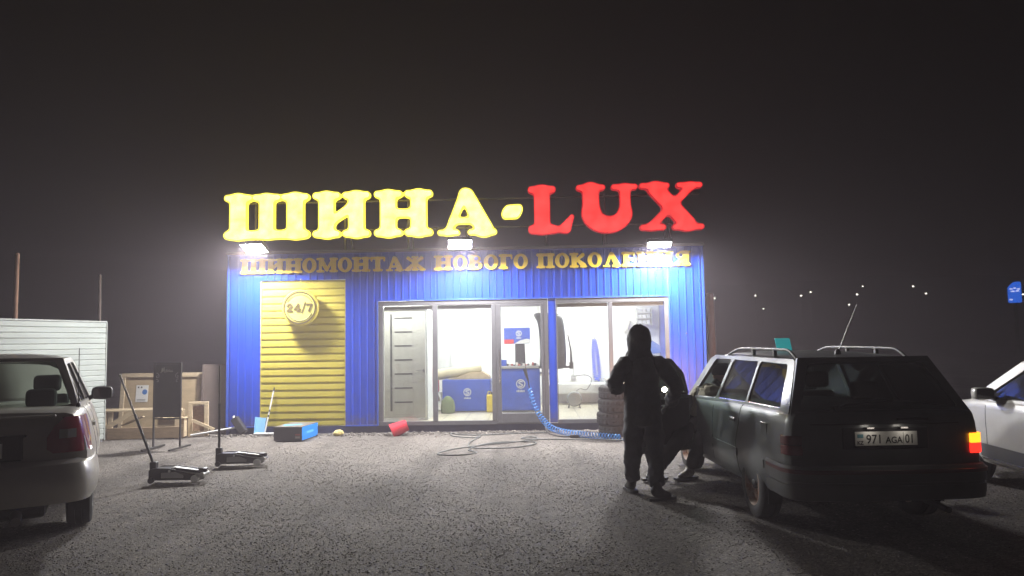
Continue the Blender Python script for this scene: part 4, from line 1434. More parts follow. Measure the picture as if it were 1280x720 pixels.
# ------------------------------------------------------------------ people
def skin_mesh(name, nodes, edges, root, m, parent=None, sub=2, wrinkle=0.0, wsize=.09, loc=None, smooth=True):
    keys = list(nodes)
    me = bpy.data.meshes.new(name)
    me.from_pydata([nodes[k][:3] for k in keys], [(keys.index(a), keys.index(b)) for a, b in edges], [])
    o = link(name, me, m, parent, loc=loc)
    md = o.modifiers.new('skin', 'SKIN')
    md.use_smooth_shade = True
    md.branch_smoothing = .6
    sv = me.skin_vertices[0].data if me.skin_vertices else None
    if sv is None:
        bpy.context.view_layer.objects.active = o
        bm = bmesh.new(); bm.from_mesh(me)
        bm.verts.layers.skin.verify()
        bm.to_mesh(me); bm.free()
        sv = me.skin_vertices[0].data
    for i, k in enumerate(keys):
        r = nodes[k][3]
        sv[i].radius = r if isinstance(r, tuple) else (r, r)
        sv[i].use_root = (k == root)
    s = o.modifiers.new('sub', 'SUBSURF')
    s.levels = sub; s.render_levels = sub
    if wrinkle:
        tx = bpy.data.textures.new(name + '_folds', 'CLOUDS')
        tx.noise_scale = wsize
        tx.noise_depth = 2
        d = o.modifiers.new('folds', 'DISPLACE')
        d.texture = tx
        d.strength = wrinkle
        d.mid_level = .5
    frozen(o)
    o.data.materials.clear(); o.data.materials.append(m)
    o.data.shade_smooth()
    return o

def hand(parent, wrist, direction, palm_n, m, curl=.5, left=False):
    """Palm, four curled fingers and a side thumb grown from the wrist."""
    d = Vector(direction).normalized()
    n = Vector(palm_n); n = (n - d * n.dot(d)).normalized()
    s = d.cross(n) * (1 if left else -1)
    w = Vector(wrist)
    nodes = {'w': (*w, .024), 'p': (*(w + d * .045), (.036, .018)), 'q': (*(w + d * .085), (.038, .016))}
    edges = [('w', 'p'), ('p', 'q')]
    for i, (off, ln) in enumerate([(-.030, .070), (-.010, .080), (.010, .075), (.029, .058)]):
        b = w + d * .088 + s * off
        a1 = d * math.cos(curl) + n * math.sin(curl)
        a2 = d * math.cos(curl * 2) + n * math.sin(curl * 2)
        p1 = b + a1 * ln * .55
        p2 = p1 + a2 * ln * .5
        for k, p, r in (('a', b, .0105), ('b', p1, .0095), ('c', p2, .008)):
            nodes[f'{k}{i}'] = (*p, r)
        edges += [('q', f'a{i}'), (f'a{i}', f'b{i}'), (f'b{i}', f'c{i}')]
    tb = w + d * .035 - s * .035
    t1 = tb + (d * .7 - s * .5 + n * .35).normalized() * .042
    t2 = t1 + (d * .8 + n * .5).normalized() * .032
    nodes['t0'] = (*tb, .013); nodes['t1'] = (*t1, .0115); nodes['t2'] = (*t2, .009)
    edges += [('p', 't0'), ('t0', 't1'), ('t1', 't2')]
    return skin_mesh('hand', nodes, edges, 'w', m, parent, sub=1)

SUIT = mat('dark_workwear', (0.048, 0.051, 0.062), 0.75, var=0.3, vscale=9, bump=.3, bscale=40)
BOOT = mat('black_boot', (0.02, 0.02, 0.02), 0.55)
SKIN_ = mat('skin', (0.42, 0.25, 0.18), 0.55)
GLOVE = mat('work_glove', (0.06, 0.055, 0.05), 0.8)

def face(parent, c, fwd, up, m, r=.098):
    """Head with brow, nose, mouth, ears."""
    f = Vector(fwd).normalized(); u = Vector(up); u = (u - f * u.dot(f)).normalized(); x = f.cross(u)
    M = Matrix((x, f, u)).transposed().to_4x4()
    c = Vector(c)
    h = MB().ellipsoid(c, (.076, .095, .118), 18, 12, M).build('head', m, parent, smooth=80)
    P = lambda a, b, d: c + x * a + f * b + u * d
    MB().tube([P(0, .090, .03), P(0, .112, -.012), P(0, .098, -.022)], [.008, .014, .010], 8).build('nose', m, h, smooth=80)
    for s in (-1, 1):
        MB().ellipsoid(P(s * .032, .082, .022), (.013, .010, .009), 10, 6, M).build('eye', mat('eye_white', (.7, .7, .68), .3), h, smooth=80)
        MB().ellipsoid(P(s * .032, .0915, .022), (.005, .004, .005), 8, 5, M).build('iris', mat('iris', (.03, .02, .015), .3), h, smooth=80)
        MB().ellipsoid(P(s * .077, -.005, .005), (.010, .022, .034), 10, 6, M).build('ear', m, h, smooth=80)
        MB().tube([P(s * .016, .093, .043), P(s * .048, .080, .044)], .005, 6).build('brow', mat('hair', (.02, .015, .012), .7), h)
    MB().tube([P(-.022, .086, -.050), P(0, .094, -.048), P(.022, .086, -.050)], .006, 6).build('mouth', mat('lips', (.30, .12, .10), .5), h, smooth=80)
    return h

# hooded person, back to the camera
P1 = thing('person', 'person in dark hooded work suit standing with back turned beside the open car door', 'person', (1.15, 7.95, 0), R(2))
b1 = {
    'pelvis': (0, .0, .90, (.185, .15)), 'waist': (-.01, -.01, 1.06, (.17, .145)), 'chest': (.012, -.005, 1.27, (.215, .15)), 'collar': (.0, .012, 1.44, (.135, .11)), 'neck': (-.01, .03, 1.53, (.085, .085)), 'skull': (-.01, .045, 1.63, (.09, .10)),
    'lsh': (-.185, .0, 1.385, .070), 'lel': (-.290, .0, 1.168, .056), 'lfo': (-.25, .15, 1.10, .048), 'lwr': (-.14, .27, 1.09, .036),
    'rsh': (.185, .0, 1.39, .070), 'rel': (.350, -.01, 1.147, .056), 'rfo': (.35, .12, .99, .048), 'rwr': (.30, .25, .90, .036),
    'lh': (-.10, .02, .80, .135), 'lk': (-.105, .10, .48, (.100, .100)), 'la': (-.10, .215, .10, (.082, .085)),
    'rh': (.095, -.01, .80, .135), 'rk': (.10, -.07, .47, (.100, .100)), 'ra': (.075, -.215, .10, (.082, .085))}
e1 = [('pelvis', 'waist'), ('waist', 'chest'), ('chest', 'collar'), ('collar', 'neck'), ('neck', 'skull'), ('chest', 'lsh'), ('lsh', 'lel'), ('lel', 'lfo'), ('lfo', 'lwr'),
      ('chest', 'rsh'), ('rsh', 'rel'), ('rel', 'rfo'), ('rfo', 'rwr'), ('pelvis', 'lh'), ('lh', 'lk'), ('lk', 'la'), ('pelvis', 'rh'), ('rh', 'rk'), ('rk', 'ra')]
skin_mesh('body', b1, e1, 'pelvis', SUIT, P1, 3, wrinkle=.055, wsize=.075)

def hood_mb():
    rings = []
    prof = [(1.37, .20, .15, -.01), (1.42, .175, .145, .0), (1.47, .140, .135, .010), (1.52, .122, .130, .016), (1.56, .126, .138, .02), (1.61, .134, .148, .025), (1.67, .130, .145, .025), (1.72, .112, .128, .018), (1.755, .082, .095, .010), (1.778, .045, .050, .004), (1.787, .008, .01, .002)]
    for z, a, b, o in prof:
        rings.append([(-.012 + a * math.cos(t), .035 + o + b * math.sin(t) * (1.0 if math.sin(t) < 0 else .82), z + .012 * math.sin(3 * t + z * 20)) for t in [2 * PI * i / 20 for i in range(20)]])
    return MB().loft(rings)
hd_ = hood_mb().build('hood', SUIT, P1, smooth=80)
sb_ = hd_.modifiers.new('sub', 'SUBSURF'); sb_.levels = 2; sb_.render_levels = 2
tx_ = bpy.data.textures.new('hood_folds', 'CLOUDS'); tx_.noise_scale = .07
dh_ = hd_.modifiers.new('folds', 'DISPLACE'); dh_.texture = tx_; dh_.strength = .03
face(P1, (-.012, .095, 1.615), (0, 1, -.12), (0, 0, 1), SKIN_)
j1 = {'hem': (0, .0, .72, (.175, .155)), 'pelvis': (0, .0, .90, (.20, .17)), 'waist': (-.01, -.01, 1.06, (.18, .16)), 'chest': (.012, -.005, 1.27, (.215, .165)), 'collar': (-.005, .015, 1.43, (.15, .125)),
      'lsh': (-.185, .0, 1.385, .106), 'lel': (-.290, .0, 1.165, .088), 'lfo': (-.25, .15, 1.10, .076), 'rsh': (.185, .0, 1.39, .110), 'rel': (.350, -.01, 1.145, .084), 'rfo': (.35, .12, .99, .080)}
arms = {'l': ['lsh', 'lel', 'lfo'], 'r': ['rsh', 'rel', 'rfo']}
tor = {k: v for k, v in j1.items() if k[1:] not in ('sh', 'el', 'fo')}
tor.pop('pelvis')
tor['hem'] = (0, .0, .70, (.195, .17)); tor['waist'] = (-.01, -.01, 1.02, (.182, .16))
tor['upper'] = (.0, .0, 1.36, (.205, .14))
skin_mesh('jacket', tor, [('hem', 'waist'), ('waist', 'chest'), ('chest', 'upper'), ('upper', 'collar')], 'waist', SUIT, P1, 3, wrinkle=.06, wsize=.085)
for k, sx_ in (('l', -1), ('r', 1)):
    sl = {'in': (sx_ * .08, .0, 1.37, .09)}
    sl.update({q: j1[q] for q in arms[k]})
    e_ = Vector(j1[k + 'fo'][:3]); w_ = Vector(b1[k + 'wr'][:3])
    c_ = e_.lerp(w_, .75)
    sl['cuff'] = (*c_, .058)
    skin_mesh('sleeve', sl, [('in', k + 'sh'), (k + 'sh', k + 'el'), (k + 'el', k + 'fo'), (k + 'fo', 'cuff')], 'in', SUIT, P1, 3, wrinkle=.055, wsize=.07)
def boot(parent, ankle, toe_dir, m, sc=1.0):
    a = Vector(ankle); t = Vector((*toe_dir, 0)).normalized()
    n = {'a': (a.x, a.y, .20, .062 * sc), 'b': (a.x, a.y, .075, .060 * sc), 'h': (a.x - t.x * .055, a.y - t.y * .055, .047, (.044, .044)), 'm': (a.x + t.x * .09, a.y + t.y * .09, .047, (.050, .046)), 't': (a.x + t.x * .175, a.y + t.y * .175, .036, (.045, .034))}
    o = skin_mesh('boot', n, [('a', 'b'), ('b', 'h'), ('b', 'm'), ('m', 't')], 'b', m, parent, 2)
    mb = MB()
    px = Vector((t.y, -t.x, 0))
    out = []
    for k, w in [(-.10, .030), (-.06, .048), (.05, .050), (.15, .052), (.215, .030)]:
        out.append((k, w))
    loop = out + [(k, -w) for k, w in reversed(out)]
    mb.plate([loop], lambda k, w: tuple(Vector((a.x, a.y, .0)) + t * k + px * w), lambda k, w: tuple(Vector((a.x, a.y, .028)) + t * k + px * w))
    mb.build('sole', RUB, o)
    return o
boot(P1, (-.10, .225, 0), (-.2, 1), BOOT)
boot(P1, (.075, -.225, 0), (.9, .35), BOOT)
hand(P1, (-.135, .275, 1.09), (.7, .5, .0), (.3, 0, -1), GLOVE, .6, left=True)
hand(P1, (.295, .262, .895), (-.15, .7, -.6), (-.6, 0, .2), GLOVE, .7)

WL = thing('glint_lamp', 'small glaring lamp added for the glint at the right side of the hooded person', 'lamp', (1.425, 8.20, 1.085), rot=(R(8), 0, R(-6)))  # lamp added to make a bright glint whose source is unknown
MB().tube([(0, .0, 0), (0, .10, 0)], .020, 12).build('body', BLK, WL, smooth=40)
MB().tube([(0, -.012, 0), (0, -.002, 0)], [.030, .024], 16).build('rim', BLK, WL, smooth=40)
MB().lathe([(.001, .0125), (.024, .0125), (.026, .016), (.001, .020)], 16, MX).build('lens', lamp_mat('glint_lens', (1, .86, .62), 60.0), WL, smooth=60)
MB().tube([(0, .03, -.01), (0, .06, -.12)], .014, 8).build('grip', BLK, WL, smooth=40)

# second person, leaning into the car
P2 = thing('person', 'person in khaki jacket and dark trousers crouching into the open driver door', 'person', (1.83, 8.90, 0), 0)
b2 = {
    'pelvis': (.10, .06, .60, (.165, .15)), 'waist': (.19, .09, .76, (.155, .14)), 'chest': (.30, .13, .93, (.18, .14)), 'collar': (.37, .17, 1.05, (.10, .09)), 'neck': (.40, .19, 1.10, .06), 'skull': (.42, .20, 1.16, .075),
    'lsh': (.20, .22, 1.02, .085), 'lel': (.14, .36, .84, .07), 'lwr': (.30, .46, .80, .042),
    'rsh': (.42, .04, 1.00, .085), 'rel': (.44, .05, .78, .07), 'rwr': (.56, .20, .72, .042),
    'lh': (.02, .06, .56, .115), 'lk': (-.20, -.12, .42, (.09, .09)), 'la': (-.385, -.06, .12, (.07, .075)),
    'rh': (.16, .02, .55, .115), 'rk': (.07, -.20, .42, (.09, .09)), 'ra': (-.02, -.02, .12, (.07, .075))}
e2 = [('pelvis', 'waist'), ('waist', 'chest'), ('chest', 'collar'), ('collar', 'neck'), ('neck', 'skull'), ('chest', 'lsh'), ('lsh', 'lel'), ('lel', 'lwr'),
      ('chest', 'rsh'), ('rsh', 'rel'), ('rel', 'rwr'), ('pelvis', 'lh'), ('lh', 'lk'), ('lk', 'la'), ('pelvis', 'rh'), ('rh', 'rk'), ('rk', 'ra')]
skin_mesh('body', b2, e2, 'pelvis', mat('dark_trousers', (.022, .022, .025), .85, var=.3), P2, 2, wrinkle=.035, wsize=.06)
KH = mat('khaki_jacket', (0.32, 0.29, 0.19), 0.75, var=0.25, vscale=7, bump=.3, bscale=30)
j2 = {k: (*b2[k][:3], (b2[k][3][0] + .035, b2[k][3][1] + .03) if isinstance(b2[k][3], tuple) else b2[k][3] + .022) for k in ('pelvis', 'waist', 'chest', 'collar', 'lsh', 'lel', 'rsh', 'rel')}
j2['pelvis'] = (.12, .065, .62, (.185, .17)); j2['collar'] = (.38, .175, 1.07, (.125, .115)); j2['lsh'] = (.20, .22, 1.02, .115); j2['rsh'] = (.42, .04, 1.00, .115)
skin_mesh('jacket', j2, [('pelvis', 'waist'), ('waist', 'chest'), ('chest', 'collar'), ('chest', 'lsh'), ('lsh', 'lel'), ('chest', 'rsh'), ('rsh', 'rel')], 'chest', KH, P2, 3, wrinkle=.07, wsize=.05)
face(P2, (.43, .215, 1.175), (.45, .8, -.35), (0, .2, 1), SKIN_)
MB().lathe([(.10, 0), (.108, .03), (.104, .08), (.08, .115), (.04, .132), (.004, .136)], 20, Matrix.Translation((.43, .20, 1.19))).build('cap', mat('navy_cap', (.02, .025, .05), .7), P2, smooth=70)
SHOE = mat('pale_shoe', (.32, .30, .27), .6, var=.3, vscale=30)
boot(P2, (-.385, -.06, 0), (-.75, -.2), BOOT, .9)
boot(P2, (-.02, -.02, 0), (-.9, -.45), SHOE, .9)
hand(P2, (.30, .465, .80), (.7, .6, -.1), (0, .3, -1), SKIN_, .5, left=True)
hand(P2, (.565, .21, .72), (.6, .7, -.1), (0, .2, -1), SKIN_, .5)

# ------------------------------------------------------------------ fence and posts
fen = mat('white_siding', (0.32, 0.35, 0.33), 0.5, var=0.18, vscale=2.5, stretch=(.5, 1, 3))
A = Vector((-7.55, 13.0, 0)); B = Vector((-9.55, 6.2, 0))
d = (B - A); Lf = d.length
FE = thing('siding_fence', 'white horizontally ribbed metal fence behind the saloon car', 'fence', A, math.atan2(d.y, d.x))
for row in range(22):
    z = .05 + row * .0928
    me_ = None
    for k in range(3):
        x0 = k * Lf / 3; x1 = x0 + Lf / 3 - .004
        pr = [(.004, 0), (.014, .008), (.014, .078), (.004, .090)]
        vs = [(x, y, z + q) for x in (x0, x1) for y, q in [(pp[0] + .0, pp[1]) for pp in pr] + [(-.004, .090), (-.004, 0)]]
        n = 6
        fs = [(i, (i + 1) % n, n + (i + 1) % n, n + i) for i in range(n)] + [tuple(range(n)), tuple(range(2 * n - 1, n - 1, -1))]
        MB().add(vs, fs).build('siding_board', fen, FE)
for x in (.02, 2.4, 4.8, 7.0):
    MB().box(x - .03, x + .03, -.07, -.006, 0, 2.08).build('fence_post', mat('steel_post', (.2, .2, .2), .6), FE)
MB().box(-.012, Lf, -.03, .022, 2.092, 2.115).build('top_trim', fen, FE)
MB().box(-.02, -.001, -.03, .024, .03, 2.09).build('end_trim', fen, FE)
oldwood = mat('old_wood', (.26, .15, .10), .85, var=.4, vscale=5, stretch=(8, 8, .8), bump=.3, bscale=30)
def post(x, y, h, r, lean, label, m):
    t = thing('wooden_post', label, 'post', (x, y, 0), group='wooden posts round the lot')
    mb = MB().tube([(0, 0, -.05), (lean[0] * .5, lean[1] * .5, h * .5), (lean[0], lean[1], h)], [r, r * .94, r * .85], 10)
    mb.build('shaft', m, t, smooth=50)
    MB().lathe([(r * .90, 0), (r * .7, .02), (r * .1, .03)], 10, Matrix.Translation((lean[0], lean[1], h - .001))).build('cap', m, t)
    return t
post(-8.32, 11.75, 3.17, .042, (.02, 0), 'tall brown post rising above the white fence near the left edge', oldwood)
post(-7.73, 13.15, 2.94, .03, (-.03, 0), 'thin dark post rising at the right end of the white fence', mat('dark_wood', (.09, .07, .06), .9, var=.3))
post(3.72, 15.5, 2.55, .085, (-.03, 0), 'brown wooden post standing behind the right corner of the blue building', mat('grey_brown_wood', (.16, .10, .075), .9, var=.4, stretch=(6, 6, .7)))

# ------------------------------------------------------------------ timber, boards and crates by the left wall
ply = mat('plywood', (.42, .32, .19), .75, var=.22, vscale=3, stretch=(1, 1, 3))
pine = mat('pine', (.50, .40, .26), .75, var=.2, vscale=6, stretch=(1, 1, 4))
brn = mat('brown_board', (.13, .10, .085), .8, var=.2, vscale=3)
lean = R(-6)
T = thing('plywood_crate_panel', 'large framed plywood panel with paper notice leaning behind the menu board', 'panel', (-7.15, 14.15, 0), R(-2), rot=(lean, 0, R(-2)))
MB().box(-.80, .80, 0, .018, .02, 1.15).build('board', ply, T)
for a in [(-.80, -.72, .02, 1.15), (.72, .80, .02, 1.15)]:
    MB().box(a[0], a[1], -.03, -.001, a[2], a[3]).build('batten', pine, T, bevel=.004)
for z in (.02, 1.07):
    MB().box(-.718, .718, -.03, -.001, z, z + .08).build('batten', pine, T, bevel=.004)
NT = MB().box(-.50, -.26, -.006, -.002, .60, .92).build('paper_notice', mat('paper', (.7, .7, .68), .7), T)
MB().lathe([(.002, 0), (.05, 0), (.05, .002), (.002, .002)], 20, Matrix.Translation((-.325, -.0065, .79)) @ MX).build('blue_mark', mat('print_blue', (.03, .16, .45), .6), NT)
for x in (-.47, -.41):
    MB().box(x, x + .03, -.008, -.0065, .865, .895).build('black_mark', mat('plate_ink'), NT)
for z in (.62, .645):
    MB().box(-.47, -.30, -.008, -.0065, z, z + .006).build('black_mark', mat('plate_ink'), NT)
T = thing('brown_board', 'tall dull brown board leaning against the left end of blue wall', 'board', (-6.03, 14.02, 0), rot=(R(-4), 0, 0))
MB().box(-.26, .26, 0, .02, .01, 1.30).build('board', brn, T)
MB().box(-.26, -.22, -.012, -.001, .01, 1.30).build('edge_strip', brn, T)
T = thing('timber_bench', 'low rough timber trestle with crossed braces at the end of white fence', 'trestle', (-7.05, 13.42, 0), R(9))
for x in (-.62, .62):
    for y in (-.14, .14):
        MB().box(x - .04, x + .04, y - .03, y + .03, 0, .50).build('leg', pine, T, bevel=.004)
MB().box(-.70, .70, -.19, -.10, .502, .535).build('top_plank', pine, T, bevel=.004)
MB().box(-.70, .55, .08, .18, .502, .535).build('top_plank', pine, T, bevel=.004)
MB().bar((-.58, -.175, .22), (-.15, -.175, .48), .025, .08).build('brace', pine, T)
MB().box(-.55, .75, -.215, -.175, .02, .22).build('side_plank', mat('dusty_plank', (.24, .17, .10), .8, var=.3, stretch=(1, 1, 4)), T, bevel=.004)
MB().bar((-.35, .0, .25), (.0, -.1, .40), .14, .02).build('wood_scrap', pine, T)
T = thing('pine_crate', 'small open pine crate frame standing right of the menu board', 'crate', (-6.13, 13.62, 0), R(8))
for x in (-.15, .13):
    MB().box(x - .035, x + .035, -.03, .03, 0, .58).build('upright', pine, T, bevel=.004)
MB().box(-.185, .165, -.03, .03, .582, .63).build('rail', pine, T, bevel=.004)
MB().box(-.112, .092, -.025, .025, .02, .10).build('rail', pine, T, bevel=.004)
MB().box(-.18, .16, .035, .05, .05, .55).build('back_board', mat('osb', (.30, .19, .11), .85, var=.4, vscale=25), T)
MB().bar((-.10, -.05, .30), (.28, -.04, .12), .03, .05).build('loose_batten', pine, T)
T = thing('plank_box', 'low plank box lying on its side behind the menu board legs', 'crate', (-6.75, 13.60, 0), R(3))
for z in (.02, .13, .24):
    MB().box(-.05, .42, -.20, -.18, z, z + .10).build('plank', mat('dusty_plank'), T, bevel=.003)
MB().box(-.06, .44, -.21, .12, .345, .365).build('plank', pine, T, bevel=.003)
MB().bar((.0, -.21, .37), (.40, -.21, .50), .02, .03).build('batten', pine, T)
MB().box(.395, .42, -.178, .12, .02, .34).build('plank', pine, T, bevel=.003)
T = MB().tube([(-6.25, 13.55, .03), (-5.35, 13.62, .17)], .017, 8).build('white_pipe', mat('white_plastic', (.6, .6, .6), .5), None, smooth=50)
tag(T, 'thin white pipe lying on gravel at the left corner of blue wall', 'pipe')

# ------------------------------------------------------------------ menu board
T = thing('menu_board', 'dark chalk menu board on a metal stand', 'menu board', (-5.95, 12.05, 0), R(-3))
mt = mat('dark_metal', (.05, .05, .05), .5, .5)
MB().box(-.215, .215, -.012, .012, .50, 1.36).build('board', mat('chalkboard', (.042, .045, .045), .7, var=.25, vscale=4), T)
for x in (-.225, .225):
    MB().box(x - .011, x + .011, -.014, .014, .03, 1.385).build('upright', mt, T)
    MB().box(x - .020, x + .020, -.33, .33, .0, .03).build('foot', mt, T, bevel=.003)
for z in (.47, 1.362):
    MB().box(-.213, .213, -.014, .014, z, z + .02).build('crossbar', mt, T)
chalk = mat('chalk', (.55, .55, .52), .9)
def pen(pts, r=.0045):
    MB().tube(spline([(a, -.0145, b) for a, b in pts], 5), r, 5).build('chalk_line', chalk, T)
# "Menu" in script
pen([(-.115, 1.225), (-.10, 1.235), (-.085, 1.30), (-.078, 1.235), (-.055, 1.305), (-.048, 1.235), (-.030, 1.237)])
pen([(-.030, 1.245), (-.005, 1.255), (-.010, 1.27), (-.025, 1.255), (-.018, 1.235), (.005, 1.240)])
pen([(.010, 1.265), (.012, 1.236), (.025, 1.265), (.038, 1.262), (.038, 1.236), (.050, 1.242)])
pen([(.056, 1.265), (.056, 1.240), (.072, 1.238), (.080, 1.265), (.080, 1.237), (.098, 1.245)])
for s in (-1, 1):
    pen([(s * .185, 1.22), (s * .15, 1.20), (s * .14, 1.16), (s * .17, 1.14), (s * .185, 1.165), (s * .165, 1.175)], .003)
    pen([(s * .19, 1.12), (s * .16, 1.11), (s * .15, 1.085), (s * .175, 1.075)], .003)

# ------------------------------------------------------------------ trolley jacks
def jack(loc, rz, handle_tip, label):
    t = thing('trolley_jack', label, 'jack', loc, rz, 'trolley jacks on the lot')
    dark = mat('jack_black', (.03, .03, .032), .4, .3)
    steel = mat('jack_steel', (.45, .45, .44), .35, .9)
    for s in (-1, 1):
        pl = rounded([(-.30, .03), (-.30, .155), (-.22, .175), (-.05, .17), (.24, .095), (.27, .05), (.24, .03)], .02)
        MB().plate([pl], lambda a, b: (a, s * .115, b), lambda a, b: (a, s * .105, b)).build('side_plate', dark, t)
        pm = rounded([(-.15, .055), (-.15, .12), (.02, .13), (.12, .09), (.12, .055)], .01)
        MB().plate([pm], lambda a, b: (a, s * .1165, b), lambda a, b: (a, s * .1152, b)).build('label_plate', mat('grey_sticker', (.25, .25, .25), .5), t)
        MB().cyl((.255, s * .07, .045), (.255, s * .13, .045), .045, n=18).build('front_wheel', steel, t, smooth=40)
        MB().cyl((-.26, s * .12, .035), (-.26, s * .155, .035), .034, n=16).build('caster', dark, t, smooth=40)
        MB().cyl((-.05, s * .10, .14), (-.05, s * .125, .14), .014, n=10).build('bolt', steel, t)
    MB().box(-.285, -.05, -.10, .10, .05, .165).build('pump_block', dark, t, bevel=.012)
    MB().plate([rounded([(-.12, .15), (-.05, .175), (.30, .125), (.30, .085), (-.10, .12)], .015)], lambda a, b: (a, -.06, b), lambda a, b: (a, .06, b)).build('lift_arm', steel, t)
    for s in (-1, 1):
        MB().bar((-.02, s * .075, .165), (.33, s * .06, .115), .018, .03).build('link_bar', dark, t)
    MB().cyl((.325, -.085, .085), (.325, .085, .085), .03, n=14).build('arm_axle', steel, t, smooth=40)
    MB().lathe([(.05, .10), (.055, .125), (.055, .145), (.045, .150), (.004, .148)], 18, Matrix.Translation((.31, 0, .01))).build('saddle', dark, t, smooth=40)
    MB().box(-.33, -.25, -.035, .035, .13, .24).build('handle_socket', dark, t, bevel=.01)
    a = Vector((-.29, 0, .20)); b = Vector(handle_tip)
    MB().tube([a, a.lerp(b, .55)], .017, 10).build('lower_handle', dark, t, smooth=40)
    MB().tube([a.lerp(b, .545), b], .0135, 10).build('upper_handle', mat('handle_grey', (.12, .11, .10), .35, .6), t, smooth=40)
    return t
jack((-4.36, 9.12, 0), R(2), (-.76, .05, 1.31), 'black trolley jack with handle leaning left, nearer the camera')
jack((-4.06, 10.32, 0), R(4), (-.33, .10, 1.36), 'black trolley jack with upright handle, nearer the blue building')

# ------------------------------------------------------------------ small things along the wall
T = thing('tool_carton', 'black and bright blue cardboard box on gravel below the yellow shutter', 'box', (-4.20, 13.20, 0), R(-4))
MB().box(-.25, .25, -.38, .38, 0, .235).build('carton', mat('box_black', (.035, .035, .04), .5), T, bevel=.003)
MB().box(.2502, .2525, -.375, .375, .006, .230).build('blue_end', mat('box_blue', (.01, .25, .85), .45), T)
MB().box(-.245, .245, -.375, .375, .2352, .238).build('top_print', mat('box_print', (.16, .14, .12), .5, var=.7, vscale=9), T)
MB().plate([[(-.12, -.24), (.14, -.02), (.05, .08), (-.05, -.02), (-.20, -.08)]], lambda a, b: (a, b, .2382), lambda a, b: (a, b, .240)).build('top_mark', mat('box_blue2', (.08, .4, .75), .5), T)
MB().box(.2526, .2536, -.16, .16, .10, .14).build('end_print', mat('print_pale_blue', (.12, .46, .9), .5), T)
MB().box(.13, .22, -.3815, -.3802, .04, .075).build('front_print', mat('print_grey', (.22, .19, .17), .5), T)
MB().box(.13, .22, -.3815, -.3802, .09, .115).build('front_print', mat('print_red', (.25, .06, .05), .5), T)
T = thing('floor_brush', 'white long-handled floor brush leaning against the yellow shutter', 'brush', (-4.90, 13.58, 0))
MB().tube([(.0, 0, .05), (.10, .17, .80)], .013, 8).build('handle', mat('white_plastic'), T, smooth=40)
MB().tube([(.10, .17, .80), (.107, .184, .86)], .014, 8).build('grip', BLK, T, smooth=40)
for q in (.38, .50):
    p = Vector((.0, 0, .05)).lerp(Vector((.10, .17, .80)), q)
    MB().tube([p, p + Vector((.008, .0136, .06)) * .6], .0150, 8).build('band', BLK, T)
MB().box(-.20, .17, -.03, .03, .02, .055).build('head', mat('white_plastic'), T, bevel=.01)
MB().box(-.19, .16, -.025, .025, .0, .021).build('bristles', mat('grey_bristle', (.25, .25, .25), .9), T)
T = thing('dustpan', 'light blue plastic dustpan leaning upright at the left corner of yellow shutter', 'dustpan', (-5.02, 13.60, 0), rot=(R(-14), R(6), 0))
lb = mat('light_blue_plastic', (.20, .42, .68), .45)
MB().plate([rounded([(-.07, 0), (.10, 0), (.08, .33), (-.11, .33)], .02)], lambda a, b: (a, 0, b), lambda a, b: (a, .012, b)).build('pan', lb, T)
MB().bar((-.07, -.02, .01), (-.11, -.02, .33), .012, .05, (0, 1, 0)).build('rim', lb, T)
MB().bar((.10, -.02, .01), (.08, -.02, .33), .012, .05, (0, 1, 0)).build('rim', lb, T)
T = thing('black_canister', 'dark slanting canister propped against blue wall beside dustpan', 'canister', (-5.27, 13.60, .04), rot=(R(-8), R(-38), 0))
MB().box(-.07, .07, -.06, .06, .02, .36).build('body', mat('canister_black', (.03, .03, .035), .45), T, bevel=.02)
MB().cyl((0, 0, .355), (0, 0, .40), .025, n=12).build('cap', mat('white_plastic'), T)
T = thing('red_bucket', 'red plastic bucket tipped on its side under the glazing', 'bucket', (-2.40, 13.36, .125), rot=(0, R(-112), R(14)))
redp = mat('red_plastic', (.55, .02, .04), .4)
MB().lathe([(.092, -.15), (.098, -.15), (.135, .13), (.142, .13), (.142, .145), (.130, .145), (.090, -.14)], 28, None, closed=True).build('body', redp, T, smooth=40)
MB().lathe([(.002, -.148), (.093, -.148), (.093, -.140), (.002, -.140)], 28).build('base', redp, T)
MB().tube([(.14 * math.cos(R(a)), .14 * math.sin(R(a)), .13) for a in range(0, 181, 15)], .004, 6).build('handle', CHR, T)
T = MB()
T.ellipsoid((0, 0, .055), (.095, .06, .055), 16, 10)
T = T.build('sponge', mat('sponge_yellow', (.62, .50, .20), .9, var=.4, vscale=22, bump=.8, bscale=45), None, smooth=80, loc=(-3.50, 13.40, 0), rot=(0, 0, .3))
tx = bpy.data.textures.new('lump', 'CLOUDS'); tx.noise_scale = .05
dm = T.modifiers.new('lump', 'DISPLACE'); dm.texture = tx; dm.strength = .05
tag(T, 'crumpled yellow sponge on gravel left of red bucket', 'sponge')

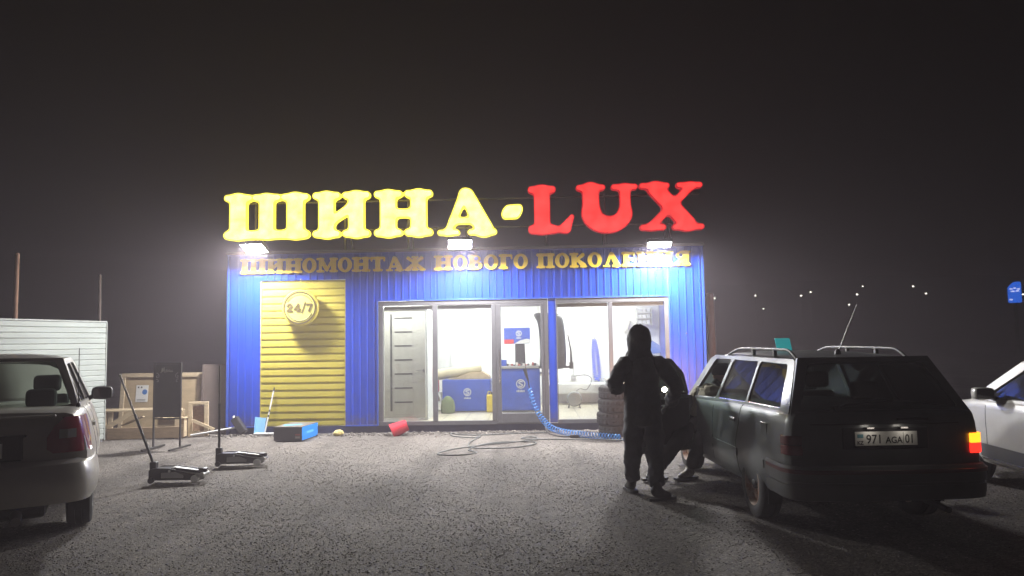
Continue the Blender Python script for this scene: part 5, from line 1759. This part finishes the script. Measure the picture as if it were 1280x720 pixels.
# ------------------------------------------------------------------ stack of tyres
def tyre_mesh(seed):
    mb = MB()
    r, w = .315, .205
    n = 72
    prof = [(.62, -.36), (.66, -.46), (.75, -.52), (.86, -.52), (.94, -.47), (.985, -.40), (1.0, -.30), (1.0, -.13), (.965, -.12), (.965, -.08), (1.0, -.07), (1.0, .07), (.965, .08), (.965, .12), (1.0, .13), (1.0, .30), (.985, .40), (.94, .47), (.86, .52), (.75, .52), (.66, .46), (.62, .36), (.70, .30), (.90, .20), (.90, -.20), (.70, -.30)]
    vs = []
    for a, b in prof:
        for j in range(n):
            k = a
            if a >= .985 and abs(b) > .1 and j % 3 == 0:
                k = a - .045
            t = 2 * PI * (j + (.8 * b)) / n
            vs.append((r * k * math.cos(t), r * k * math.sin(t), w * b + w * .52))
    fs = []
    k = len(prof)
    for i in range(k):
        for j in range(n):
            fs.append((i * n + j, i * n + (j + 1) % n, ((i + 1) % k) * n + (j + 1) % n, ((i + 1) % k) * n + j))
    return mb.add(vs, fs).mesh('tyre', 30)
TM = tyre_mesh(0)
worn = mat('worn_tyre', (.009, .009, .009), .9, var=.45, vscale=12, bump=.2, bscale=80)
for i, (dx, dy, nm) in enumerate([(0.01, 0, 'bottom tyre of the stack against the right window'), (-.02, .01, 'second tyre from the ground in the stack at the right window'),
                                  (.005, -.015, 'third tyre from the ground in the stack at the right window'), (.02, .0, 'top tyre of the stack against the right window')]):
    o = link('tyre', TM, worn, None, loc=(1.40 + dx, 12.78 + dy, .214 * i), rot=(0, 0, i * 1.3))
    tag(o, nm, 'tyre', 'stacked tyres')

# ------------------------------------------------------------------ air hose with gun, cable
bluehose = mat('blue_hose', (.03, .22, .62), .35)
def coil(path, rad, pitch, wire, m, name, parent=None, n=10):
    P = spline(path, 24)
    L = [0]
    for a, b in zip(P, P[1:]):
        L.append(L[-1] + (b - a).length)
    tot = L[-1]
    turns = tot / pitch
    steps = int(turns * n)
    out = []
    xs = np.array([p.x for p in P]); ys = np.array([p.y for p in P]); zs = np.array([p.z for p in P]); LL = np.array(L)
    for i in range(steps + 1):
        s = tot * i / steps
        c = Vector((np.interp(s, LL, xs), np.interp(s, LL, ys), np.interp(s, LL, zs)))
        s2 = min(s + .01, tot); s1 = max(s - .01, 0)
        d_ = Vector((np.interp(s2, LL, xs) - np.interp(s1, LL, xs), np.interp(s2, LL, ys) - np.interp(s1, LL, ys), np.interp(s2, LL, zs) - np.interp(s1, LL, zs))).normalized()
        u = d_.cross(Vector((0, .97, .25))).normalized()
        v = d_.cross(u)
        a = 2 * PI * i / n
        k = rad if not callable(rad) else rad(s / tot)
        out.append(c + u * math.cos(a) * k + v * math.sin(a) * k)
    return MB().tube(out, wire, 5).build(name, m, parent, smooth=60)
H1 = thing('air_hose', 'blue coiled air hose running from the shop door across gravel to the tyres', 'hose', (0, 0, 0))
coil([(-.07, 13.60, .78), (.0, 13.55, .52), (.13, 13.42, .28), (.30, 13.22, .12), (.55, 12.95, .065), (.95, 12.60, .058), (1.40, 12.22, .055)], lambda t: .036 + .014 * min(1, t * 3), .060, .0075, bluehose, 'coil', H1)
MB().tube([(1.40, 12.22, .055), (1.46, 12.18, .04)], .012, 8).build('coupling', CHR, H1)
MB().box(1.43, 1.53, 12.10, 12.20, 0, .07).build('connector', BLK, H1, bevel=.01)
AG = thing('air_gun', 'black air gun hanging in front of the glass door above blue hose', 'tool', (-.12, 13.60, 0))
MB().tube([(-.02, 0, 1.44), (-.015, 0, 1.10)], .006, 6).build('nozzle', BLK, AG)
MB().tube([(-.03, 0, 1.14), (.0, 0, 1.02), (.03, 0, .92)], [.035, .028, .016], 10).build('body', BLK, AG, smooth=50)
MB().tube([(.03, 0, .92), (.05, 0, .78)], .011, 8).build('hose_tail', BLK, AG)
MB().tube([(-.02, 0, 1.44), (-.02, .165, 1.46)], .005, 6).build('hook', CHR, AG)
cab_m = mat('grey_cable', (.10, .11, .11), .5)
pts = [(.21, 13.70, .18), (.23, 13.60, .06), (.24, 13.45, .012), (.10, 13.4, .012), (-.35, 13.35, .012), (-.9, 13.2, .012), (-1.25, 13.25, .012), (-1.48, 13.45, .012), (-1.40, 13.05, .016), (-1.05, 12.75, .022), (-.92, 13.0, .012), (-1.05, 12.2, .012),
       (-.95, 11.6, .012), (-.40, 11.55, .012), (-.05, 11.85, .012), (.0, 12.15, .014), (-.40, 12.15, .022), (-.80, 11.9, .024), (-1.0, 11.4, .012), (-.85, 11.05, .012), (-1.15, 10.85, .012), (-1.42, 11.0, .012), (-1.25, 11.45, .012), (-.80, 11.75, .03), (-.30, 12.05, .034), (.05, 12.5, .02),
       (-.05, 12.85, .012), (-.22, 12.7, .012), (-.1, 12.45, .026), (.25, 12.5, .012), (.6, 12.45, .012), (1.42, 12.14, .03)]
cb = MB().tube(spline(pts, 8), .010, 6).build('power_cable', cab_m, None, smooth=60)
tag(cb, 'grey cable lying in loose loops on gravel before the glass door', 'cable')
pts = [(.235, 13.70, .22), (.20, 13.60, .20), (.215, 13.42, .05), (.33, 13.05, .012), (.50, 12.82, .012), (.62, 12.75, .02)]
cb = MB().tube(spline(pts, 8), .011, 6).build('black_hose', mat('black_hose', (.04, .04, .04), .5), None, smooth=60)
tag(cb, 'short thick black hose dropping from the door sill onto gravel', 'hose')
cb2 = MB().box(-.09, .09, -.025, .025, 0, .05).build('impact_driver', BLK, None, bevel=.012, loc=(.69, 12.74, 0), rot=(0, 0, .2))
tag(cb2, 'black tool handle on gravel at the end of black hose', 'tool')

# ------------------------------------------------------------------ inside the shop
bm_ = mat('machine_blue', (.02, .085, .50), .4, var=.2, vscale=4)
wl = mat('logo_white', (.75, .75, .75), .5)
def emblem(par, x, y, z, r):
    e = MB().lathe([(r * .80, 0), (r, 0), (r, .003), (r * .80, .003)], 24, Matrix.Translation((x, y, z)) @ MX, closed=True).build('emblem', wl, par)
    MB().tube(spline([(x + r * .45, y - .002, z + r * .42), (x - .05 * r, y - .002, z + r * .55), (x - r * .40, y - .002, z + r * .25), (x, y - .002, z), (x + r * .40, y - .002, z - r * .28), (x, y - .002, z - r * .55), (x - r * .45, y - .002, z - r * .40)], 4), r * .13, 6).build('emblem_stroke', wl, e)
    for i, (k, hh) in enumerate([(-.9, .30), (-.55, .36), (-.25, .26), (.0, .36), (.3, .26), (.6, .30)]):
        MB().box(x + r * k, x + r * (k + .20), y - .003, y, z - r * 1.75, z - r * (1.75 - hh * 1.4)).build('emblem_text', wl, e)
T = thing('blue_cabinet', 'low blue steel cabinet with white emblem behind the second pane', 'cabinet', (-1.46, 16.6, .125))
MB().box(-.53, .53, -.25, .30, .02, .70).build('body', bm_, T, bevel=.012)
MB().box(-.50, .50, -.2535, -.2505, .06, .66).build('door_panel', bm_, T, bevel=.002)
emblem(T, .02, -.256, .43, .085)
for x in (-.48, .48):
    MB().box(x - .03, x + .03, -.22, .27, 0, .02).build('foot', BLK, T)
T = thing('paper_roll', 'thick cream paper roll lying slanted on blue cabinet', 'roll', (-1.62, 16.55, 1.0), rot=(0, R(-8), R(4)))
MB().lathe([(.03, -.50), (.115, -.50), (.118, .0), (.112, .48), (.03, .48), (.03, -.5)], 24, Matrix.Rotation(PI / 2, 4, 'Y')).build('roll', mat('cream_paper', (.62, .55, .38), .8, var=.15, vscale=5), T, smooth=40)
MB().lathe([(.002, .4805), (.028, .4805), (.028, .485), (.002, .485)], 16, Matrix.Rotation(PI / 2, 4, 'Y')).build('core', mat('card_brown', (.32, .23, .14), .8), T)
T = MB().plate([[(-.42, 0), (-.2, .05), (.05, .14), (.35, .16), (.50, .06), (.52, 0)]], lambda a, b: (a, -.18 + .1 * b, b), lambda a, b: (a, .22, b)).build('folded_cardboard', mat('card_tan', (.45, .35, .22), .85, var=.25), None, loc=(-1.46, 16.6, .828), bevel=.004)
tag(T, 'folded tan cardboard lying flat on blue cabinet under the roll', 'cardboard')
def canister(name, label, x, y, w, d_, h, m, cat='canister', z=.125, capm=None):
    t = thing(name, label, cat, (x, y, z))
    MB().box(-w / 2, w / 2, -d_ / 2, d_ / 2, 0, h * .84).build('body', m, t, bevel=min(w, d_) * .18, seg=3)
    MB().cyl((w * .18, 0, h * .82), (w * .18, 0, h * .95), w * .14, n=14).build('neck', capm or m, t, smooth=40)
    MB().tube(spline([(-w * .35, 0, h * .80), (-w * .3, 0, h * .96), (w * .0, 0, h * .96), (w * .05, 0, h * .82)], 5), w * .06, 8).build('handle', m, t, smooth=60)
    return t
canister('yellow_canister', 'yellow plastic canister on tiles right of the blue cabinet', -.93, 16.25, .17, .14, .45, mat('canister_yellow', (.70, .52, .03), .45), capm=BLK)
canister('red_canister', 'tall red canister on white stand left of the blue cabinet', -2.20, 16.8, .17, .20, .56, mat('canister_red', (.50, .02, .04), .45), z=.535)
T = thing('white_stand', 'small white open stand under the red canister', 'stand', (-2.20, 16.8, .125))
for z in (.0, .19, .38):
    MB().box(-.16, .16, -.14, .14, z, z + .028).build('shelf', white_in, T)
for x in (-.15, .15):
    for y in (-.13, .13):
        MB().box(x - .012, x + .012, y - .012, y + .012, .0, .405).build('leg', white_in, T)
T = thing('spray_bottle', 'small dark jar on the white stand shelf', 'jar', (-2.14, 16.7, .343))
MB().lathe([(.002, 0), (.05, 0), (.052, .08), (.03, .11), (.03, .13), (.002, .13)], 16).build('jar', mat('card_brown'), T, smooth=40)
T = MB().lathe([(.002, 0), (.17, .01), (.185, .12), (.16, .25), (.08, .33), (.03, .35), (.002, .35)], 18).build('green_sack', mat('green_sack', (.16, .21, .09), .85, var=.3, vscale=12), None, smooth=70, loc=(-1.84, 16.10, .125))
T.scale = (.85, .6, 1.05)
tag(T, 'slumped green sack on tiles before the blue cabinet', 'sack')

# tyre changer / balancer
T = thing('wheel_balancer', 'blue wheel balancing machine with big black hood behind glass door', 'machine', (-.27, 16.45, .125))
MB().box(-.42, .42, -.28, .30, .03, .93).build('cabinet', bm_, T, bevel=.02)
emblem(T, .0, -.286, .60, .10)
MB().box(-.45, .47, -.31, .33, .932, .985).build('tray', mat('tray_grey', (.35, .34, .34), .5), T, bevel=.01)
for i in range(16):
    x = -.38 + .05 * i; y = -.24 + .3 * random.random()
    q = [mat('bit_white', (.7, .68, .66), .5), mat('bit_red', (.45, .10, .09), .5), mat('bit_dark', (.08, .08, .09), .5)][i % 3]
    MB().box(x - .025, x + .025, y - .03, y + .03, .986, 1.01 + .06 * random.random()).build('tray_item', q, T, bevel=.008)
MB().box(-.42, -.30, -.2, -.06, .986, 1.12).build('blue_bin', bm_, T, bevel=.01)
MB().box(-.12, .10, .12, .24, .986, 1.46).build('column', BLK, T, bevel=.02)
PN = MB().box(-.36, .22, .05, .16, 1.46, 1.82).build('display_panel', bm_, T, bevel=.01)
MB().box(-.355, -.14, .046, .049, 1.465, 1.56).build('red_print', mat('print_red2', (.6, .05, .06), .5), PN)
MB().plate([spline_ for spline_ in [[(-.13, 1.465), (.0, 1.54), (.14, 1.57), (.215, 1.56), (.215, 1.465)]]], lambda a, b: (a, .0455, b), lambda a, b: (a, .0488, b)).build('white_print', wl, PN)
emblem(PN, -.03, .045, 1.69, .065)
hoodm = mat('hood_black', (.05, .055, .06), .35, var=.2, vscale=5)
# hood: a tall bent guard with a flared lip on its left
ol = spline([(.315, 2.085, 0), (.60, 2.10, 0), (.86, 2.06, 0), (.935, 1.85, 0), (.965, 1.45, 0), (.965, 1.05, 0), (.90, .935, 0), (.62, .925, 0), (.43, .945, 0), (.425, 1.25, 0), (.415, 1.65, 0), (.375, 1.92, 0)], 4, True)
HP = MB()
ol = [(p.x, p.y) for p in ol]
rings = []
for y, k in [(-.90, .90), (-.87, .97), (-.82, 1.0), (-.60, 1.0), (-.44, .97), (-.40, .90)]:
    rings.append([(.66 + (a - .66) * k, y, 1.5 + (b - 1.5) * k) for a, b in ol])
HP.loft(rings).build('hood', hoodm, T, smooth=45)
MB().bar((.40, -.30, .95), (1.08, -.62, .96), .03, .05).build('hood_arm', BLK, T)
MB().tube([(1.08, -.64, .98), (1.075, -.66, 1.30), (1.02, -.66, 1.64)], [.03, .016, .013], 8).build('lever', BLK, T, smooth=50)
MB().box(1.04, 1.12, -.70, -.58, .92, 1.06).build('lever_block', BLK, T, bevel=.01)
MB().cyl((.42, 0, .80), (.72, 0, .80), .05, .02, n=14).build('shaft', CHR, T, smooth=40)
# hose on the back wall, heater, desk, shelf
T = thing('wall_hose', 'blue coiled hose hanging on white back wall', 'hose', (1.53, 18.30, 0))
coil([(-.04, 0, 1.68), (-.05, -.01, 1.30), (-.02, -.02, .78), (.03, -.02, .68), (.08, -.02, .80), (.05, -.01, 1.30), (.0, 0, 1.66)], .040, .060, .010, mat('blue_hose_bright', (.03, .10, .75), .35), 'coil', T, 9)
MB().tube([(-.02, .07, 1.70), (-.02, -.03, 1.70), (-.02, -.04, 1.75)], .010, 8).build('hook', CHR, T)
T = thing('fan_heater', 'small grey round heater on tiles below the wall hose', 'heater', (.92, 17.0, .125))
MB().lathe([(.05, -.10), (.15, -.10), (.17, -.06), (.17, .08), (.15, .11), (.05, .11)], 24, Matrix.Translation((0, 0, .20)) @ MX).build('drum', mat('heater_grey', (.20, .21, .20), .5), T, smooth=40)
for r_ in (.05, .09, .13):
    MB().lathe([(r_ - .004, .112), (r_ + .004, .112), (r_ + .004, .118), (r_ - .004, .118)], 20, Matrix.Translation((0, 0, .20)) @ MX, closed=True).build('grille_ring', CHR, T)
for x in (-.13, .13):
    MB().tube([(x, -.10, 0), (x * .8, 0, .10), (x, .10, 0)], .012, 6).build('foot', BLK, T)
MB().tube(spline([(.05, .05, .37), (.15, .1, .42), (.30, .15, .40), (.42, .2, .62), (.30, .25, .72), (.05, .3, .70), (-.02, .5, .70)], 6), .009, 6).build('cord', cab_m, T)
T = thing('wall_duct', 'white trunking running down back wall beside hose', 'duct', (.985, 18.345, 0))
MB().box(-.018, .018, -.012, .012, .78, 2.94).build('duct', mat('duct_grey', (.52, .54, .53), .5), T)
MB().box(-.06, .06, -.03, .012, .70, .78).build('socket', mat('socket_grey', (.4, .4, .4), .5), T, bevel=.006)
T = thing('work_table', 'narrow white table along the back wall', 'table', (1.25, 17.95, .125))
MB().box(-.95, 1.75, -.30, .30, .46, .50).build('top', white_in, T, bevel=.004)
for x in (-.85, .4, 1.65):
    for y in (-.24, .24):
        MB().box(x - .025, x + .025, y - .025, y + .025, 0, .459).build('leg', mat('steel_post'), T)
T = thing('office_desk', 'grey desk unit behind the stack of tyres', 'desk', (2.10, 17.2, .125))
MB().box(-.42, .42, -.28, .28, .02, .60).build('carcass', mat('desk_grey', (.20, .21, .24), .5), T, bevel=.006)
MB().box(-.45, .45, -.31, .31, .602, .632).build('top', mat('desk_top', (.40, .38, .34), .5), T, bevel=.006)
for z in (.08, .34):
    MB().box(-.38, .38, -.292, -.281, z, z + .23).build('drawer', mat('desk_grey'), T, bevel=.004)
for i, (h, ww, m) in enumerate([(.03, .20, white_in), (.03, .19, mat('card_brown')), (.035, .17, white_in), (.03, .15, mat('desk_grey'))]):
    o = MB().box(-ww, ww, -.13, .13, 0, h).build('paper_stack', m, None, bevel=.003, loc=(1.98 + .02 * i, 17.15, .760 + .034 * i), rot=(0, 0, .1 * i))
    tag(o, ['bottom white paper pad on the desk', 'brown folder second in the desk pile', 'white paper pad third in the desk pile', 'grey notebook on top of the desk pile'][i], 'papers', 'pile on the desk')
T = thing('wall_shelf', 'pale tiered rack of small parts high on back wall at right', 'shelf', (2.72, 18.20, 2.0))
for z in (0, .14, .28):
    MB().box(-.17, .17, -.12, .12, z, z + .02).build('tier', mat('rack_grey', (.45, .47, .46), .5), T)
    for k in range(3):
        MB().box(-.15 + .1 * k, -.07 + .1 * k, -.11, .05, z + .021, z + .10).build('bin', mat('rack_bin', (.55, .57, .56), .5), T, bevel=.006)
for x in (-.178, .178):
    MB().box(x - .008, x + .008, -.12, .12, -.02, .40).build('side', mat('rack_grey'), T)
T = thing('blue_arrow_sign', 'slanted blue paper arrow stuck on back wall behind the hooded person', 'sign', (2.93, 18.355, 1.43))
MB().plate([[(-.22, -.02), (.0, .18), (.30, -.02), (.28, -.12), (-.22, -.16)]], lambda a, b: (a, 0, b), lambda a, b: (a, .01, b)).build('sheet', mat('arrow_blue', (.08, .22, .62), .5), T)
T = thing('wall_pipe', 'short grey pipe slanting on back wall above the hooded person', 'pipe', (2.35, 18.30, 1.95))
MB().tube([(-.04, .02, -.10), (.05, .0, .16)], .03, 10).build('tube', mat('pipe_grey', (.38, .38, .36), .5), T, smooth=40)
MB().box(-.10, .02, .0, .06, -.16, -.08).build('bracket', mat('pipe_grey'), T)

# ------------------------------------------------------------------ far lamps on the hillside and a distant lit sign
def hill_z(x, y):
    dd = math.hypot(x, y); a = math.degrees(math.atan2(x, y))
    hh = 25 + 8 * math.exp(-((a + 32) / 22) ** 2) - 3.0 * max(0, a) / 30
    f = float(np.interp(dd, [105, 150, 200, 250, 300], [0, .30, .62, .9, 1.0]))
    return -0.2 + hh * f * min(dd, 300) / 300
LM = [(36.59, 9.75, 1.0, 'beside the right corner of blue building'), (44.71, 10.16, .6, 'above the open car door'), (46.19, 7.49, .45, 'low above the front of roof rail'),
      (53.74, 9.995, .9, 'above the teal patch, lower of the pair'), (55.67, 10.68, 1.0, 'above the teal patch, upper of the pair'), (63.12, 7.99, .7, 'just left of the car aerial'),
      (64.80, 10.03, 1.1, 'above the car aerial tip'), (65.98, 11.61, .6, 'highest of the cluster above the car aerial'), (75.89, 11.43, 1.4, 'brightest pair on the right, upper one'),
      (78.32, 9.945, 1.2, 'brightest pair on the right, lower one'), (97.2, 9.44, .8, 'at the right edge beside the blue sign')]
for x, z, k, w in LM:
    z0 = hill_z(x, 150) - .4
    t = thing('street_lamp', 'tiny distant white street lamp ' + w, 'street lamp', (x, 150, z0), group='street lamps on the hillside')
    hgt_ = z - z0
    MB().tube([(0, 0, 0), (0, 0, hgt_ + .05)], .06, 6).build('pole', mat('steel_post'), t)
    MB().ellipsoid((0, -.15, hgt_), (.20 * k ** .5, .20, .15), 10, 6).build('lamp', lamp_mat('street_light', (1, .93, .8), 9.0), t)
T = thing('pylon_sign', 'distant blue lit pylon sign at the right edge', 'sign', (38.28, 60, 0), R(-30))
MB().box(-.12, .12, -.12, .12, 0, 4.05).build('mast', mat('steel_post'), T)
pb = MB().plate([rounded([(-.45, 4.1), (.45, 4.1), (.45, 5.75), (-.05, 5.75), (-.45, 5.35)], .12)], lambda a, b: (a, -.15, b), lambda a, b: (a, .15, b)).build('light_box', lamp_mat('blue_light', (.02, .16, .9), 1.1), T)
for z, x0, x1 in [(5.15, -.32, -.12), (5.2, -.05, .1), (5.13, .16, .36), (4.95, -.25, .0), (4.97, .08, .30), (4.3, -.38, -.15)]:
    MB().box(x0, x1, -.165, -.152, z, z + .10).build('sign_mark', lamp_mat('pale_light', (.55, .6, 1.0), 1.6), pb)

# ------------------------------------------------------------------ damp night air
hz = MB().box(-430, 430, -418, 432, -1.5, 40)
hm = bpy.data.materials.new('night_air')
hm.use_nodes = True
hm.node_tree.nodes.clear()
ho_ = hm.node_tree.nodes.new('ShaderNodeOutputMaterial')
pv = hm.node_tree.nodes.new('ShaderNodeVolumePrincipled')
pv.inputs['Color'].default_value = (.98, .86, .95, 1)
pv.inputs['Density'].default_value = HAZE
pv.inputs['Anisotropy'].default_value = 0.2
hm.node_tree.links.new(pv.outputs[0], ho_.inputs['Volume'])
HZ = hz.build('haze', hm)
tag(HZ, 'thin damp night air over the whole lot', None, None, 'stuff')
